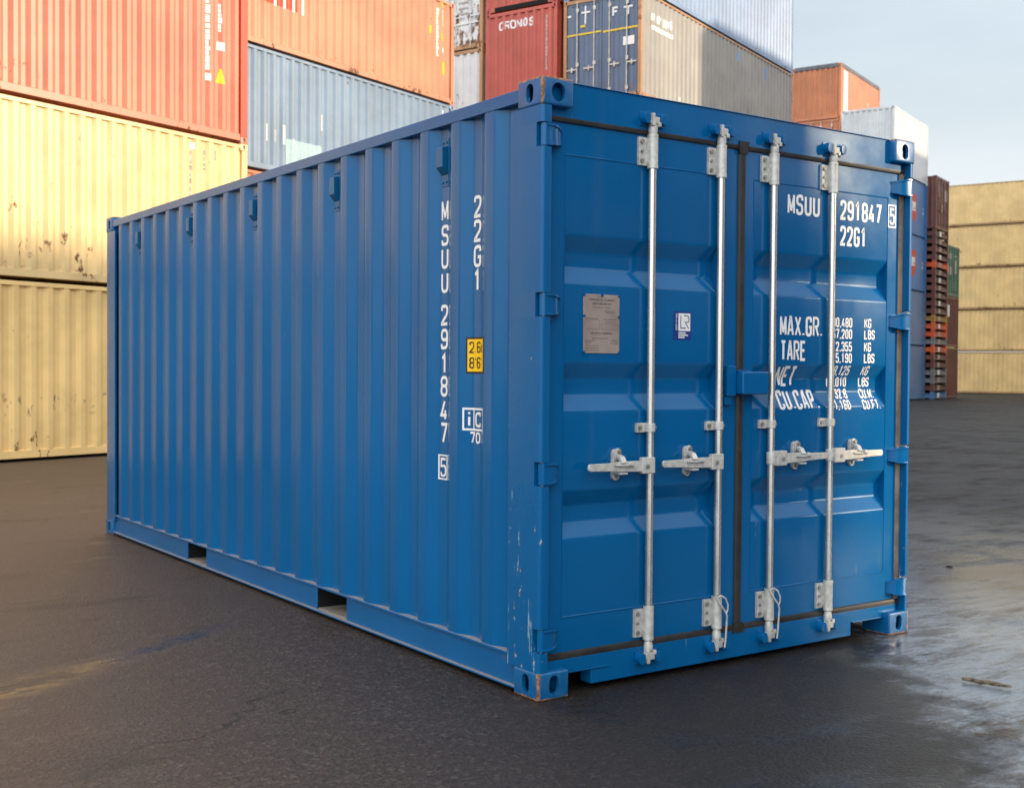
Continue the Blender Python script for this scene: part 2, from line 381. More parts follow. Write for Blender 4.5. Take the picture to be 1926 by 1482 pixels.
def casting_mesh(sx, sy, sz, kind='n'):
    key = (sx, sy, sz, kind)
    if key not in _cast:
        me = _proto[kind].copy(); me.name = 'corner_casting'
        for v in me.vertices: v.co = (v.co.x*sx, v.co.y*sy, v.co.z*sz)
        if sx*sy*sz < 0: me.flip_normals()
        for p in me.polygons: p.use_smooth = True
        me.set_sharp_from_angle(angle=R(35)); me.materials.append(None); _cast[key] = me
    return _cast[key]
def castings(parent, L_, W_, H_, mat, kinds=None, name='corner_casting'):
    # container box: x 0..W_, y 0..L_ ; castings at the eight corners
    for ix, sx in ((0, 1), (1, -1)):
        for iy, sy in ((0, 1), (1, -1)):
            for iz, sz in ((0, 1), (1, -1)):
                k = (kinds or {}).get((ix, iy, iz), ('n', mat))
                o = link(name, casting_mesh(sx, sy, sz, k[0]), parent); o.location = (ix*W_, iy*L_, iz*H_)
                o.material_slots[0].link = 'OBJECT'; o.material_slots[0].material = k[1]

# ------------------------------------------------------------------ ground
def ground_mat():
    m = Mat('wet_asphalt'); s = m.sep(); X, Y = s[0], s[1]
    A = lambda a, b: m.math('ADD', a, b)
    U = lambda a, b: m.math('MULTIPLY', a, b)
    big = m.noise(.35, 6, .6); mid = m.noise(1.5, 8, .68, (1, 1.9, 1)); fine = m.noise(150, 3, .65); grit = m.noise(62, 5, .72)
    edge = m.noise(3.2, 8, .72)
    vo = node(m.t, 'TexVoronoi'); vo.inputs['Scale'].default_value = 70; m.link(m.obj, vo.inputs['Vector'])
    vc = node(m.t, 'SeparateColor'); m.link(vo.outputs['Color'], vc.inputs[0])
    # signed distance from the line where the wet area with painted sky sheen begins, right of the door end
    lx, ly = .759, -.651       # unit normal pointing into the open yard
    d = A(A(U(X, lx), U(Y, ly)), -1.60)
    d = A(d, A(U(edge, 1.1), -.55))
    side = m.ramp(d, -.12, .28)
    sky_sheen_n = m.noise(1.25, 11, .76, (.75, 2.3, 1)); silt = m.ramp(sky_sheen_n, .39, .53)  # pale sky reflection painted into the colour, broken up like silt
    silt = U(U(silt, side), m.ramp(m.noise(5.5, 9, .72, (.55, 2.6, 1)), .36, .50, .35, 1.))  # silt: mask of the painted sky reflection
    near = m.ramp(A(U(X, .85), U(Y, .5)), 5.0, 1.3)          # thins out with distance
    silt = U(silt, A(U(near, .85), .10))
    k = A(A(U(mid, .62), U(big, .48)), U(grit, .12))
    wet = U(m.ramp(A(k, U(side, .20)), .66, .84), A(U(m.math('SUBTRACT', 1., U(m.ramp(X, 4., 9.), side)), .65), .35))
    # one shallow streak of standing water beside the container
    px, py, dx, dy = -1.95, 1.30, .876, .482
    al = A(A(U(X, dx), U(Y, dy)), -(px*dx+py*dy)); ac = A(A(U(X, -dy), U(Y, dx)), -(-px*dy+py*dx))
    ac = A(ac, A(U(m.noise(2.2, 6, .6), .34), -.17))
    wd_ = m.ramp(al, 0., 1.5, .26, .10)
    streak = U(m.ramp(m.math('DIVIDE', m.math('ABSOLUTE', ac), wd_), 1.0, .15), U(m.ramp(al, -.8, -.3), m.ramp(al, 2.0, 1.2)))
    streak = U(U(streak, m.ramp(A(U(m.noise(2.6, 9, .75, (.8, 2.4, 1)), .9), U(grit, .25)), .39, .60)), .85)
    wet = m.math('MAXIMUM', wet, streak)
    damp = m.ramp(A(A(U(X, .75), U(Y, -.28)), U(edge, .5)), -.55, .7)      # still dark with damp in front of the doors
    c = m.mix(m.ramp(grit, .34, .68), (.006, .0048, .004), (.066, .048, .038))
    c = m.mix(m.ramp(vc.outputs[0], .80, .95, 0, .55), c, (.12, .105, .09))
    c = m.mix(m.ramp(vc.outputs[1], .86, .97, 0, .8), c, (.008, .0075, .007))
    c = m.mix(m.ramp(fine, .64, .72, 0, .8), c, (.17, .155, .14))
    c = m.mix(m.ramp(big, .35, .65, 0, .45), c, (.034, .027, .022))
    warm_bounce = m.ramp(A(U(X, -1.), U(Y, .35)), .3, 3.3)          # warm bounce off the lit stack, painted as lighter brown towards the stacks
    c = m.mix(U(warm_bounce, m.ramp(grit, .3, .6, .25, .62)), c, (.125, .085, .064))
    stain = m.ramp(m.noise(.9, 9, .7, (.55, 2.4, 1)), .54, .66)
    c = m.mix(U(stain, .5), c, (.012, .0105, .0095))
    crack = node(m.t, 'TexVoronoi', feature='DISTANCE_TO_EDGE'); crack.inputs['Scale'].default_value = .33
    wv = node(m.t, 'VectorMath', operation='ADD'); m.link(m.obj, wv.inputs[0]); wn = node(m.t, 'TexNoise'); wn.inputs['Scale'].default_value = 1.4; wn.inputs['Detail'].default_value = 8; m.link(m.obj, wn.inputs['Vector']); m.link(wn.outputs['Color'], wv.inputs[1]); m.link(wv.outputs[0], crack.inputs['Vector'])
    ck = U(m.ramp(crack.outputs['Distance'], .0035, .0012), m.ramp(m.noise(.5, 2), .46, .54))
    c = m.mix(U(ck, .7), c, (.005, .0045, .004))
    c = m.mix(U(damp, .78), c, (.0090, .0078, .0070))
    c = m.mix(U(wet, .65), c, (.015, .015, .016))
    c = m.mix(U(silt, m.ramp(grit, .30, .55, .70, .95)), c, (.19, .232, .28))  # pale sky reflection painted in through the silt mask
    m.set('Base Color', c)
    rough = A(A(U(wet, -.40), U(damp, -.10)), m.ramp(grit, .3, .7, .48, .62))
    far = m.math('SUBTRACT', 1., m.ramp(A(U(X, .85), U(Y, .5)), 9., 2.5)); rough = A(A(rough, U(silt, -.10)), U(U(far, side), .30))
    m.set('Roughness', m.math('MAXIMUM', rough, .10))
    m.set('Specular IOR Level', m.math('MAXIMUM', A(A(A(U(wet, .15), U(damp, -.08)), .42), U(U(far, side), -.22)), .12))
    h = A(A(U(grit, .9), U(vo.outputs['Distance'], .45)), U(U(m.noise(7, 5, .6), 1.0), m.math('SUBTRACT', 1., U(side, .85))))
    h = U(h, m.math('SUBTRACT', 1., U(m.math('MAXIMUM', wet, U(silt, .6)), .85)))
    m.bump(h, .8, .008)
    return m.m
g = MB(); N = 8; S_ = 700
g.sheet([[(-S_+2*S_*i/N, -S_+2*S_*j/N, 0) for i in range(N+1)] for j in range(N+1)])
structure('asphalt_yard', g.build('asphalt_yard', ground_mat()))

# ------------------------------------------------------------------ the blue container (x along the doors, y along the side, z up)
CL, CW, CH = 6.058, 2.438, 2.591
BC = empty('shipping_container', 'large glossy blue container alone in the foreground, with galvanised lock bars on its doors', 'container', (0, 0, 0))
PITCH, PH = .2792, .292          # corrugation: slope (in->out), outer flat, slope (out->in), inner flat
OUT, DEP = .008, .034
def side_prof(y):
    t = (y-PH) % PITCH
    if t < .070: return OUT+DEP*(1-t/.070)
    if t < .144: return OUT
    if t < .214: return OUT+DEP*(t-.144)/.070
    return OUT+DEP
def corr_points(y0, y1):
    # corrugation outline with softened bends
    base = []; k = math.floor((y0-PH)/PITCH)-1
    while PH+k*PITCH < y1+PITCH:
        b = PH+k*PITCH; base += [(b, OUT+DEP), (b+.070, OUT), (b+.144, OUT), (b+.214, OUT+DEP)]; k += 1
    pts = []
    for i in range(1, len(base)-1):
        p, a, b = Vector(base[i]), Vector(base[i-1]), Vector(base[i+1]); rr = .011
        A = p+(a-p).normalized()*rr; B = p+(b-p).normalized()*rr
        for t in (0, .33, .67, 1): pts.append(A*(1-t)**2+p*2*t*(1-t)+B*t*t)
    pts = [p for p in pts if y0 < p.x < y1]
    return [(y0, side_prof(y0))]+[(p.x, p.y) for p in pts]+[(y1, side_prof(y1))]
prof = corr_points(.10, 5.95)
def side_panel(mirror):
    mb = MB(); zs = [.163, .9, 1.7, 2.515]
    for th in (0, .002):
        mb.sheet([[((CW-x-th if mirror else x+th), y, z) for (y, x) in prof] for z in zs])
    return mb.build('side_panel', M_BLUE, BC, smooth=35, fixn=False)
SP = side_panel(False); side_panel(True)
def on_side(a, b, off):            # a: distance towards the doors (minus y), b: height
    y = -a; return (side_prof(y)-off, y, b)
# vents
VENT_Z = (2.232, 2.455)
def vent_mb(yc):
    mb = MB(); x = OUT+DEP
    mb.box(x-.004, x+.001, yc-.030, yc+.030, VENT_Z[0], VENT_Z[1])
    # hood: louvre box with bevelled lower end
    pr = [(x-.004, 2.285), (x-.036, 2.320), (x-.036, 2.412), (x-.004, 2.418)]
    mb.prism([(p[0], p[1]) for p in pr], 'y', yc-.026, yc+.030)
    for dy in (-.015, .015):
        for z in (2.436, 2.252): mb.cyl((x-.010, yc+dy, z), (x-.003, yc+dy, z), .0065, n=8)
    return mb
for k in range(5):
    vent_mb(.818+1.1168*k).build('vent', M_VENT, SP, bevel=.003)
# side lettering (vertical columns)
def line_side(fn): mb = MB(); fn(mb); mb.build('lettering', M_WHITE, SP, fixn=False)
zt = [2.170, 2.054, 1.946, 1.833, 1.681, 1.569, 1.454, 1.347, 1.235, 1.127]
for q0, q1 in ((0, 4), (4, 10)): line_side(lambda mb: [glyph(mb, ch, -.849, z-.098, .062, .098, .0148, on_side, .0016, .02) for ch, z in list(zip('MSUU291847', zt))[q0:q1]])
line_side(lambda mb: (glyph(mb, '5', -.845, .872, .05, .09, .011, on_side, .0022, .02), outline(mb, -.856, -.789, .862, .973, .007, on_side, .0016)))
line_side(lambda mb: [glyph(mb, ch, -.570, z-.100, .060, .100, .0148, on_side, .0016, .02) for ch, z in zip('22G1', [2.161, 2.052, 1.938, 1.830])])
line_side(lambda mb: (outline(mb, -.616, -.45, 1.106, 1.200, .009, on_side, .0016), patch(mb, -.5635, -.5555, 1.108, 1.198, on_side, .0019, .01), glyph(mb, 'i', -.605, 1.118, .036, .072, .011, on_side, .0022, .01), glyph(mb, 'c', -.548, 1.118, .046, .098, .011, on_side, .0022, .01)))
line_side(lambda mb: text(mb, '70', -.586, 1.044, .036, .052, .042, .009, on_side, .0016, .01))
mb = MB(); patch(mb, -.606, -.440, 1.360, 1.524, on_side, .0012, .006); o = mb.build('height_sticker', M_BLACK, SP, label='yellow and black height sticker', fixn=False)
mb = MB(); patch(mb, -.597, -.446, 1.369, 1.515, on_side, .0024, .006); mb.build('sticker_face', M_YEL, SP, fixn=False)
mb = MB(); text(mb, '2.6m', -.588, 1.452, .028, .052, .034, .007, on_side, .0034, .006); text(mb, "8'6\"", -.588, 1.382, .028, .052, .034, .007, on_side, .0034, .006)
mb.build('sticker_print', M_BLACK, SP, fixn=False)

# rails
POCK = ((1.765, 2.125), (3.830, 4.190))
for mir in (False, True):
    X = (lambda a, b: (CW-b, CW-a)) if mir else (lambda a, b: (a, b))
    MB().box(*X(.004, .064), .17, CL-.17, 2.505, 2.563).build('top_rail', M_BLUE, BC, bevel=.006)
    mb = MB()
    mb.box(*X(.004, .06), .17, CL-.17, .156, .168)
    mb.box(*X(.000, .06), .17, CL-.17, .021, .030)
    ys = [.17, POCK[0][0], POCK[0][1], POCK[1][0], POCK[1][1], CL-.17]
    for a, b in ((0, 1), (2, 3), (4, 5)): mb.box(*X(.020, .028), ys[a], ys[b], .030, .156)
    mb.build('bottom_rail', M_RAIL, BC, bevel=.0015, seg=1)
for a, b in POCK:
    mb = MB(); t = .004
    mb.box(.031, CW-.031, a-t, a, .03, .152); mb.box(.031, CW-.031, b, b+t, .03, .152); mb.box(.031, CW-.031, a, b, .148, .152)
    mb.build('forklift_pocket', M_DARK, BC)
    MB().box(.03, CW-.03, a, b, .028, .036).build('pocket_strap', M_FLOOR, BC)
mb = MB()
y = .35
while y < CL-.2:
    if not any(a-.12 < y < b+.1 for a, b in POCK): mb.box(.07, CW-.07, y, y+.045, .04, .15)
    y += .30
mb.box(.065, CW-.065, .12, CL-.12, .1535, .18)
mb.build('underframe', M_DARK, BC)
# roof
mb = MB(); ys = []
y = .12
while y < CL-.12: ys += [(y, 2.556), (y+.11, 2.556), (y+.14, 2.572), (y+.18, 2.572)]; y += .209
mb.sheet([[(x, y_, z_) for x in (.06, CW/2, CW-.06)] for y_, z_ in ys]); mb.build('roof', M_BLUE, BC, fixn=False)
# posts
HZ = (2.352, 1.650, .947, .250)
def arc(cx, cy, r, a0, a1, n=5): return [(cx+r*math.cos(R(a0+(a1-a0)*k/n)), cy+r*math.sin(R(a0+(a1-a0)*k/n))) for k in range(n+1)]
_full = arc(.021, .021, .018, 180, 270)+[(.048, .003)]+arc(.048, .008, .005, -90, 0, 3)+[(.053, .118), (.040, .118), (.040, .06), (.016, .06), (.016, .232), (.003, .232)]
_notch = [(.003, .044), (.053, .044), (.053, .118), (.040, .118), (.040, .06), (.016, .06), (.016, .232), (.003, .232)]
narrow = lambda P: [((p[0] if p[0] < .018 else .018+(p[0]-.018)*.40), p[1]) for p in P]
post_l = (_full, _notch); post_r = (narrow(_full), narrow(_notch))
def post(mir, rear):
    mb = MB(); full, notch = (post_r if mir else post_l)
    f = (lambda p: ((CW-p[0] if mir else p[0]), (CL-p[1] if rear else p[1])))
    z = .118; cuts = [] if rear else sorted(HZ)
    for h in cuts:
        mb.prism([f(p) for p in full], 'z', z, h-.050); mb.prism([f(p) for p in notch], 'z', h-.050, h+.050); z = h+.050
    mb.prism([f(p) for p in full], 'z', z, CH-.118)
    return mb.build('corner_post', M_BLUE_POST if not rear else M_BLUE, BC, bevel=0, smooth=35, label='scuffed corner post' if not mir and not rear else None)
posts = {(m_, r): post(m_, r) for m_ in (False, True) for r in (False, True)}
castings(BC, CL, CW, CH, M_CAST_C, {(0, 0, 0): ('n', M_CAST), (0, 0, 1): ('w', M_CAST), (1, 0, 0): ('n', M_CAST)})
# header, sill, rear wall
HD = MB().box(.054, CW-.054, .040, .115, 2.437, 2.584).box(.164, CW-.164, .034, .115, 2.5842, 2.5885).build('door_header', M_BLUE_DOOR, BC, bevel=.004)
mb = MB(); mb.prism([(.054, .152), (.054, .096), (.312, .096), (.312, .026), (2.020, .026), (2.020, .096), (CW-.054, .096), (CW-.054, .152)], 'y', .040, .112)
for a in (.150, 2.026): mb.box(a, a+.262, .033, .0395, .0905, .0975)
SL = mb.build('door_sill', M_BLUE_DOOR, BC, bevel=.0025)
mb = MB().box(.06, CW-.06, CL-.06, CL-.02, .03, .16).box(.06, CW-.06, CL-.06, CL-.02, 2.46, 2.56)
pts = []; x = .06
while x < CW-.1: pts += [(x, CL-.03), (x+.11, CL-.03), (x+.16, CL-.07), (x+.24, CL-.07)]; x += .29
mb.sheet([[(px, py, z) for px, py in pts] for z in (.16, 2.46)])
mb.build('end_wall', M_BLUE, BC, fixn=False)

# ---- doors
DP = .052                       # door face
TZ = (1.851, 1.308, .763)       # trough centres
TD = .036
def door_prof(z):
    for c in TZ:
        d = abs(z-c)
        if d <= .034: return DP+TD
        if d < .103: return DP+TD*(.103-d)/.069
    return DP
def door_zs():
    zs = []
    base = []
    for c in sorted(TZ): base += [(c-.103, DP), (c-.034, DP+TD), (c+.034, DP+TD), (c+.103, DP)]
    full_ = [(.328, DP)]+base+[(2.288, DP)]
    out_ = [full_[0]]
    for i in range(1, len(full_)-1):
        p, a, b = Vector(full_[i]), Vector(full_[i-1]), Vector(full_[i+1]); rr = .010
        A = p+(a-p).normalized()*rr; B = p+(b-p).normalized()*rr
        for t in (0, .33, .67, 1): q = A*(1-t)**2+p*2*t*(1-t)+B*t*t; out_.append((q.x, q.y))
    out_.append(full_[-1]); return out_
DZ = door_zs()
def on_door(a, b, off):
    y = door_prof(b) if (.160 < a < 1.05 or 1.292 < a < 2.284) else DP
    return (a, y-off, b)
def door(x0, x1, s0, s1):
    mb = MB()
    mb.box(x0, s0, DP, DP+.045, .165, 2.432); mb.box(s1, x1, DP, DP+.045, .165, 2.432)
    mb.box(s0, s1, DP, DP+.045, 2.288, 2.432); mb.box(s0, s1, DP, DP+.045, .165, .328)
    nx = 24
    # pressed sheet, very slightly bowed
    def bow(u): return 0
    mb.sheet([[(s0+(s1-s0)*i/nx, y+bow(i/nx), z) for i in range(nx+1)] for z, y in DZ])
    # weld beads round the sheet
    for z in (2.288, .328): mb.cyl((s0, DP, z), (s1, DP, z), .0035, n=6)
    for x in (s0, s1): mb.cyl((x, DP, .328), (x, DP, 2.288), .003, n=6)
    d = mb.build('door', M_BLUE_DOOR, BC, smooth=35, fixn=False)
    # make sure sheet faces outwards
    return d
DL = door(.058, 1.196, .158, 1.052); DR = door(1.212, 2.374, 1.290, 2.286)
def strip(d, x0, x1, z0, z1, mat, lab=None):
    mb = MB(); 
    if x1-x0 > z1-z0:
        zc, h = (z0+z1)/2, (z1-z0)/2
        mb.prism([(DP-.001, zc-h), (DP-.009, zc-h*.8), (DP-.013, zc), (DP-.009, zc+h*.8), (DP-.001, zc+h)], 'x', x0, x1)
    else:
        xc, h = (x0+x1)/2, (x1-x0)/2
        mb.prism([(xc-h, DP-.001), (xc-h*.8, DP-.009), (xc, DP-.013), (xc+h*.8, DP-.009), (xc+h, DP-.001)], 'z', z0, z1)
    return mb.build('door_gasket', mat, d, smooth=50, label=lab)
strip(DL, .056, 1.18, 2.418, 2.454, M_RUBBER); strip(DL, .056, 1.18, .143, .180, M_RUBBER)
mb = MB(); mb.prism([(1.180, DP-.002), (1.185, DP-.012), (1.194, DP-.016), (1.212, DP-.016), (1.221, DP-.012), (1.226, DP-.002)], 'z', .19, 2.40)
mb.prism([(1.178, 2.40), (1.228, 2.40), (1.240, 2.458), (1.172, 2.458)], 'y', DP-.018, DP-.002)
mb.prism([(1.178, .19), (1.228, .19), (1.244, .142), (1.164, .142)], 'y', DP-.018, DP-.002)
mb.build('door_gasket', M_RUBBER, DR, smooth=50)
strip(DR, 1.245, 2.412, 2.418, 2.454, M_RUBBER); strip(DR, 1.245, 2.412, .143, .180, M_RUBBER); strip(DR, 2.374, 2.408, .18, 2.42, M_RUBBER2, 'dusty rubber gasket, sunlight painted in as tan')
# lock bars
BY = .024
def lockbar(d, x, sign):
    # sign: +1 handle points right
    b = MB(); b.cyl((x, BY, .150), (x, BY, 2.44), .0170, n=20); bar = b.build('locking_bar', M_GALV, d, smooth=60)
    for zc, up in ((2.345, 1), (.257, -1)):
        b = MB()
        b.lathe((x, BY, zc), [(.021, -.075), (.0245, -.075), (.0245, -.062), (.0235, -.060), (.0235, .062), (.0245, .062), (.0245, .075), (.021, .075)], 20)
        b.box(x-.068, x+.030, .038, DP-.0005, zc-.062, zc+.062); b.box(x-.024, x+.024, BY, .040, zc-.055, zc+.055)
        b.build('bar_guide', M_GALV2, d, bevel=.003)
        for bx, by, bz, br in ((-.052, .030, -.042, .010), (-.052, .030, .042, .010), (.026, .028, -.044, .007), (.026, .028, .044, .007), (-.052, .031, 0, .007)):
            MB().cyl((x+bx, by, zc+bz), (x+bx, .040, zc+bz), br, n=8).build('bolt', M_BOLT, d)
        # cam end
        b = MB(); z0 = 2.455 if up > 0 else .135
        b.lathe((x, BY, 0), [(.0165, z0-.045*up), (.021, z0-.02*up), (.021, z0), (.014, z0+.012*up)] if up > 0 else [(.014, z0-.012), (.021, z0), (.021, z0+.02), (.0165, z0+.045)], 16)
        b.box(x-.030, x+.026, .006, .030, min(z0+.010*up, z0+.042*up), max(z0+.010*up, z0+.042*up))
        b.box(x-.022, x-.006, .000, .030, min(z0+.000*up, z0+.056*up), max(z0, z0+.056*up)); b.box(x+.016, x+.034, .004, .020, min(z0+.0*up, z0+.02*up), max(z0, z0+.02*up))
        b.build('cam_end', M_GALV2, d, bevel=.003)
        # keeper on header / sill
        b = MB(); zk = z0+.032*up; h = .026
        for s_ in (-1, 1):
            cx = x+s_*.050; b.prism([(cx+.020*math.cos(t*math.pi/6), zk+h*math.sin(t*math.pi/6)) for t in range(12)], 'y', -.001, .041)
            b.box(min(cx, x+s_*.030), max(cx, x+s_*.030), .004, .041, zk-.022, zk+.022)
        b.box(x-.068, x+.068, .034, .0405, zk-.032, zk+.032)
        b.build('cam_keeper', M_BLUE_DOOR, HD if up > 0 else SL, bevel=.003)
    zc = 1.126; b = MB()
    b.box(x-.068, x+.036, .034, DP-.0005, zc-.021, zc+.021); b.cyl((x, BY, zc-.019), (x, BY, zc+.019), .0225, n=18)
    b.build('bar_clip', M_GALV2, d, bevel=.003)
    MB().cyl((x-.054, .026, zc), (x-.054, .036, zc), .010, n=8).build('bolt', M_BOLT, d); MB().cyl((x+.028, .020, zc), (x+.028, .034, zc), .008, n=8).build('bolt', M_BOLT, d)
    # handle hub, handle, latch
    s_ = sign; zc = .962; b = MB()
    b.box(min(x, x+s_*.075), max(x, x+s_*.075), -.014, .012, zc-.036, zc+.036); b.cyl((x, BY, zc-.03), (x, BY, zc+.03), .022, n=18)
    b.build('handle_hub', M_GALV2, d, bevel=.005)
    b = MB(); b.cyl((x+s_*.045, -.018, zc-.004), (x+s_*.045, -.012, zc-.004), .010, n=10); b.build('bolt', M_BOLT, d)
    b = MB(); a0, a1, a2 = x+s_*.070, x+s_*.19, x+s_*.365
    b.prism([(a0, zc-.026), (a1, zc-.022), (a1+s_*.05, zc-.018), (a2, zc-.014), (a2+s_*.008, zc-.006), (a2+s_*.008, zc+.010), (a2, zc+.017), (a1+s_*.05, zc+.018), (a1, zc+.023), (a0, zc+.022)], 'y', -.010, .002)
    b.build('handle', M_GALV2, d, bevel=.003)
    xl = x+s_*.185; b = MB()
    b.prism([(xl+p[0], zc+.006+p[1]) for p in stadium(.040, .138, 8)], 'y', .034, DP-.0005)
    b.prism([(xl+.003+p[0], zc+.050+p[1]) for p in stadium(.032, .056, 8)], 'y', .024, .035)
    b.box(xl-.022, xl+.022, -.020, .036, zc-.034, zc-.026)
    b.prism([(-.004, zc+.044), (.022, zc+.054), (.022, zc+.038), (-.014, zc+.014), (-.022, zc+.018)], 'x', xl-.012, xl+.016)
    b.prism([(xl-.045, zc+.004), (xl+.060, zc+.000), (xl+.060, zc+.006), (xl-.045, zc+.012)], 'y', -.022, -.010)
    b.prism([(xl+.022, zc+.006), (xl+.048, zc+.004), (xl+.052, zc+.018), (xl+.030, zc+.024)], 'y', -.028, -.010)
    b.build('handle_latch', M_GALV2, d, bevel=.003)
    MB().cyl((xl+.004, .014, zc+.062), (xl+.004, .024, zc+.062), .009, n=10).build('bolt', M_BOLT, d); MB().cyl((xl, .026, zc-.046), (xl, .036, zc-.046), .008, n=10).build('bolt', M_BOLT, d)
    return bar
lockbar(DL, .625, -1); lockbar(DL, 1.047, -1); lockbar(DR, 1.398, 1); lockbar(DR, 1.822, 1)
# wire seal looped round one lower guide on the second bar
for x, d in ((1.047, DL), (1.398, DR)):
    b = MB(); b.tube([(x-.028, .0, .335), (x-.012, -.012, .300), (x+.020, -.014, .262), (x+.032, -.012, .24), (x+.030, -.010, .19), (x+.028, -.008, .13), (x+.024, -.006, .095)], .0045, 8)
    b.tube([(x-.026, .0, .332), (x, -.006, .338), (x+.022, -.010, .325), (x+.036, -.013, .295), (x+.034, -.013, .27), (x+.022, -.014, .252)], .004, 8); b.build('wire_seal', M_GALV2, d, smooth=60)
# hinges
def hinge(d, zc, mir):
    f = (lambda x: CW-x+.008) if mir else (lambda x: x); b = MB()
    b.cyl((f(.030), .022, zc-.046), (f(.030), .022, zc+.046), .0185, n=16)
    st = [(.030, .004, .042), (.066, .006, .041), (.092, .014, .038), (.122, .034, .030), (.136, DP, .028)]
    vs = []
    for x_, y_, h_ in st: vs += [(f(x_), y_, zc-h_), (f(x_), y_, zc+h_), (f(x_), DP+.002, zc+h_), (f(x_), DP+.002, zc-h_)]
    fs = [(0, 1, 2, 3), (16, 19, 18, 17)]
    for q in range(4):
        a = q*4
        fs += [(a, a+4, a+5, a+1), (a+1, a+5, a+6, a+2), (a+2, a+6, a+7, a+3), (a+3, a+7, a+4, a)]
    b.add(vs, fs)
    for s_ in (-1, 1):
        vs = []
        for x_, y_, h_ in st: vs += [(f(x_), y_-.006, zc+s_*(h_+.003)), (f(x_), y_-.006, zc+s_*(h_-.006)), (f(x_), y_+.004, zc+s_*(h_-.006)), (f(x_), y_+.004, zc+s_*(h_+.003))]
        b.add(vs, fs)
    b.build('hinge', M_BLUE_DOOR, d, bevel=.003)
    b = MB(); b.cyl((f(.030), .022, zc-.052), (f(.030), .022, zc+.052), .008, n=10); b.build('hinge_pin', M_BOLT, d)
for h in HZ: hinge(DL, h, False); hinge(DR, h-.006, True)
# lock box
MB().box(1.092, 1.152, .016, DP-.0005, 1.262, 1.404).box(1.092, 1.14, .030, DP-.0005, 1.22, 1.262).build('lock_box', M_BLUE_DOOR, DL, bevel=.005)
MB().box(1.157, 1.330, -.022, .050, 1.270, 1.378).build('lock_box', M_BLUE_DOOR, DR, bevel=.008, seg=3)
MB().box(1.150, 1.236, .010, .040, 1.378, 1.384).build('lock_box_lid', M_BLUE_DOOR, DR, bevel=.002)
# door lettering
def line(fn, parent, mat=M_WHITE, name='lettering'):
    mb = MB(); fn(mb); return mb.build(name, mat, parent, fixn=False)
for s_, a, z, wd_, ht, p, t in (('MSUU', 1.523, 2.146, .051, .101, .0607, .0152), ('291847', 1.910, 2.147, .047, .101, .0552, .0150), ('22G1', 1.911, 2.017, .045, .101, .0525, .0150),
        ('MAX.GR.', 1.479, 1.552, .046, .100, .0525, .0148), ('TARE', 1.484, 1.431, .042, .100, .047, .0140), ('NET', 1.480, 1.306, .042, .100, .0475, .0140), ('CU.CAP.', 1.485, 1.192, .042, .096, .050, .0140)):
    line(lambda mb: text(mb, s_, a, z, wd_, ht, p, t, on_door, .0016), DR)
line(lambda mb: (glyph(mb, '5', 2.300, 2.152, .040, .086, .011, on_door, .0022, .01), outline(mb, 2.2895, 2.349, 2.139, 2.252, .008, on_door, .0016)), DR)
num = [('30,480', 'KG', 1.604), ('67,200', 'LBS', 1.546), ('2,355', 'KG', 1.482), ('5,190', 'LBS', 1.424), ('28,125', 'KG', 1.360), ('62,010', 'LBS', 1.302), ('32.8', 'CU.M.', 1.242), ('1,160', 'CU.FT.', 1.186)]
for s_, u_, z in num:
    k = sum(.5 if c in '.,' else 1 for c in s_)
    line(lambda mb: (text(mb, s_, 2.014-.0285*k+.003, z, .025, .050, .0285, .0082, on_door, .0016, .006), text(mb, u_, 2.108, z, .026, .050, .0290, .0082, on_door, .0016, .006)), DR)
# data plate
MB().box(.262, .462, DP-.004, DP-.0005, 1.452, 1.706).build('data_plate', M_PLATE, DL, bevel=.001, seg=1)
def on_plate(a, b, off): return (a, DP-.004-off, b)
mb = MB()
text(mb, 'APPROVED FOR TRANSPORT', .294, 1.678, .0052, .0085, .0066, .0016, on_plate, .0006, .004); text(mb, 'UNDER CUSTOMS SEAL', .308, 1.662, .0052, .0085, .0066, .0016, on_plate, .0006, .004)
text(mb, 'CSC SAFETY APPROVAL', .303, 1.534, .0052, .0085, .0066, .0016, on_plate, .0006, .004)
random.seed(3)
for zz, a0, a1 in ((1.648, .312, .41), (1.634, .38, .44), (1.626, .385, .436), (1.600, .272, .34), (1.597, .372, .45), (1.586, .382, .44), (1.515, .31, .40), (1.505, .272, .32), (1.496, .272, .31), (1.484, .272, .345), (1.473, .272, .345), (1.463, .272, .345), (1.505, .415, .45), (1.495, .412, .45)):
    a = a0
    while a < a1:
        l = random.uniform(.004, .012); patch(mb, a, min(a+l, a1), zz, zz+.003, on_plate, .0005, .02); a += l+.003
outline(mb, .270, .350, 1.556, 1.596, .001, on_plate, .0004); outline(mb, .360, .452, 1.556, 1.578, .001, on_plate, .0004)
mb.build('plate_print', M_PRINT, DL, fixn=False)
for a, z in ((.264, 1.702), (.362, 1.702), (.459, 1.702), (.264, 1.612), (.459, 1.612), (.264, 1.456), (.459, 1.456)): MB().cyl((a, DP-.010, z), (a, DP-.003, z), .0055, n=8).build('rivet', M_BLUE_DOOR, DL)
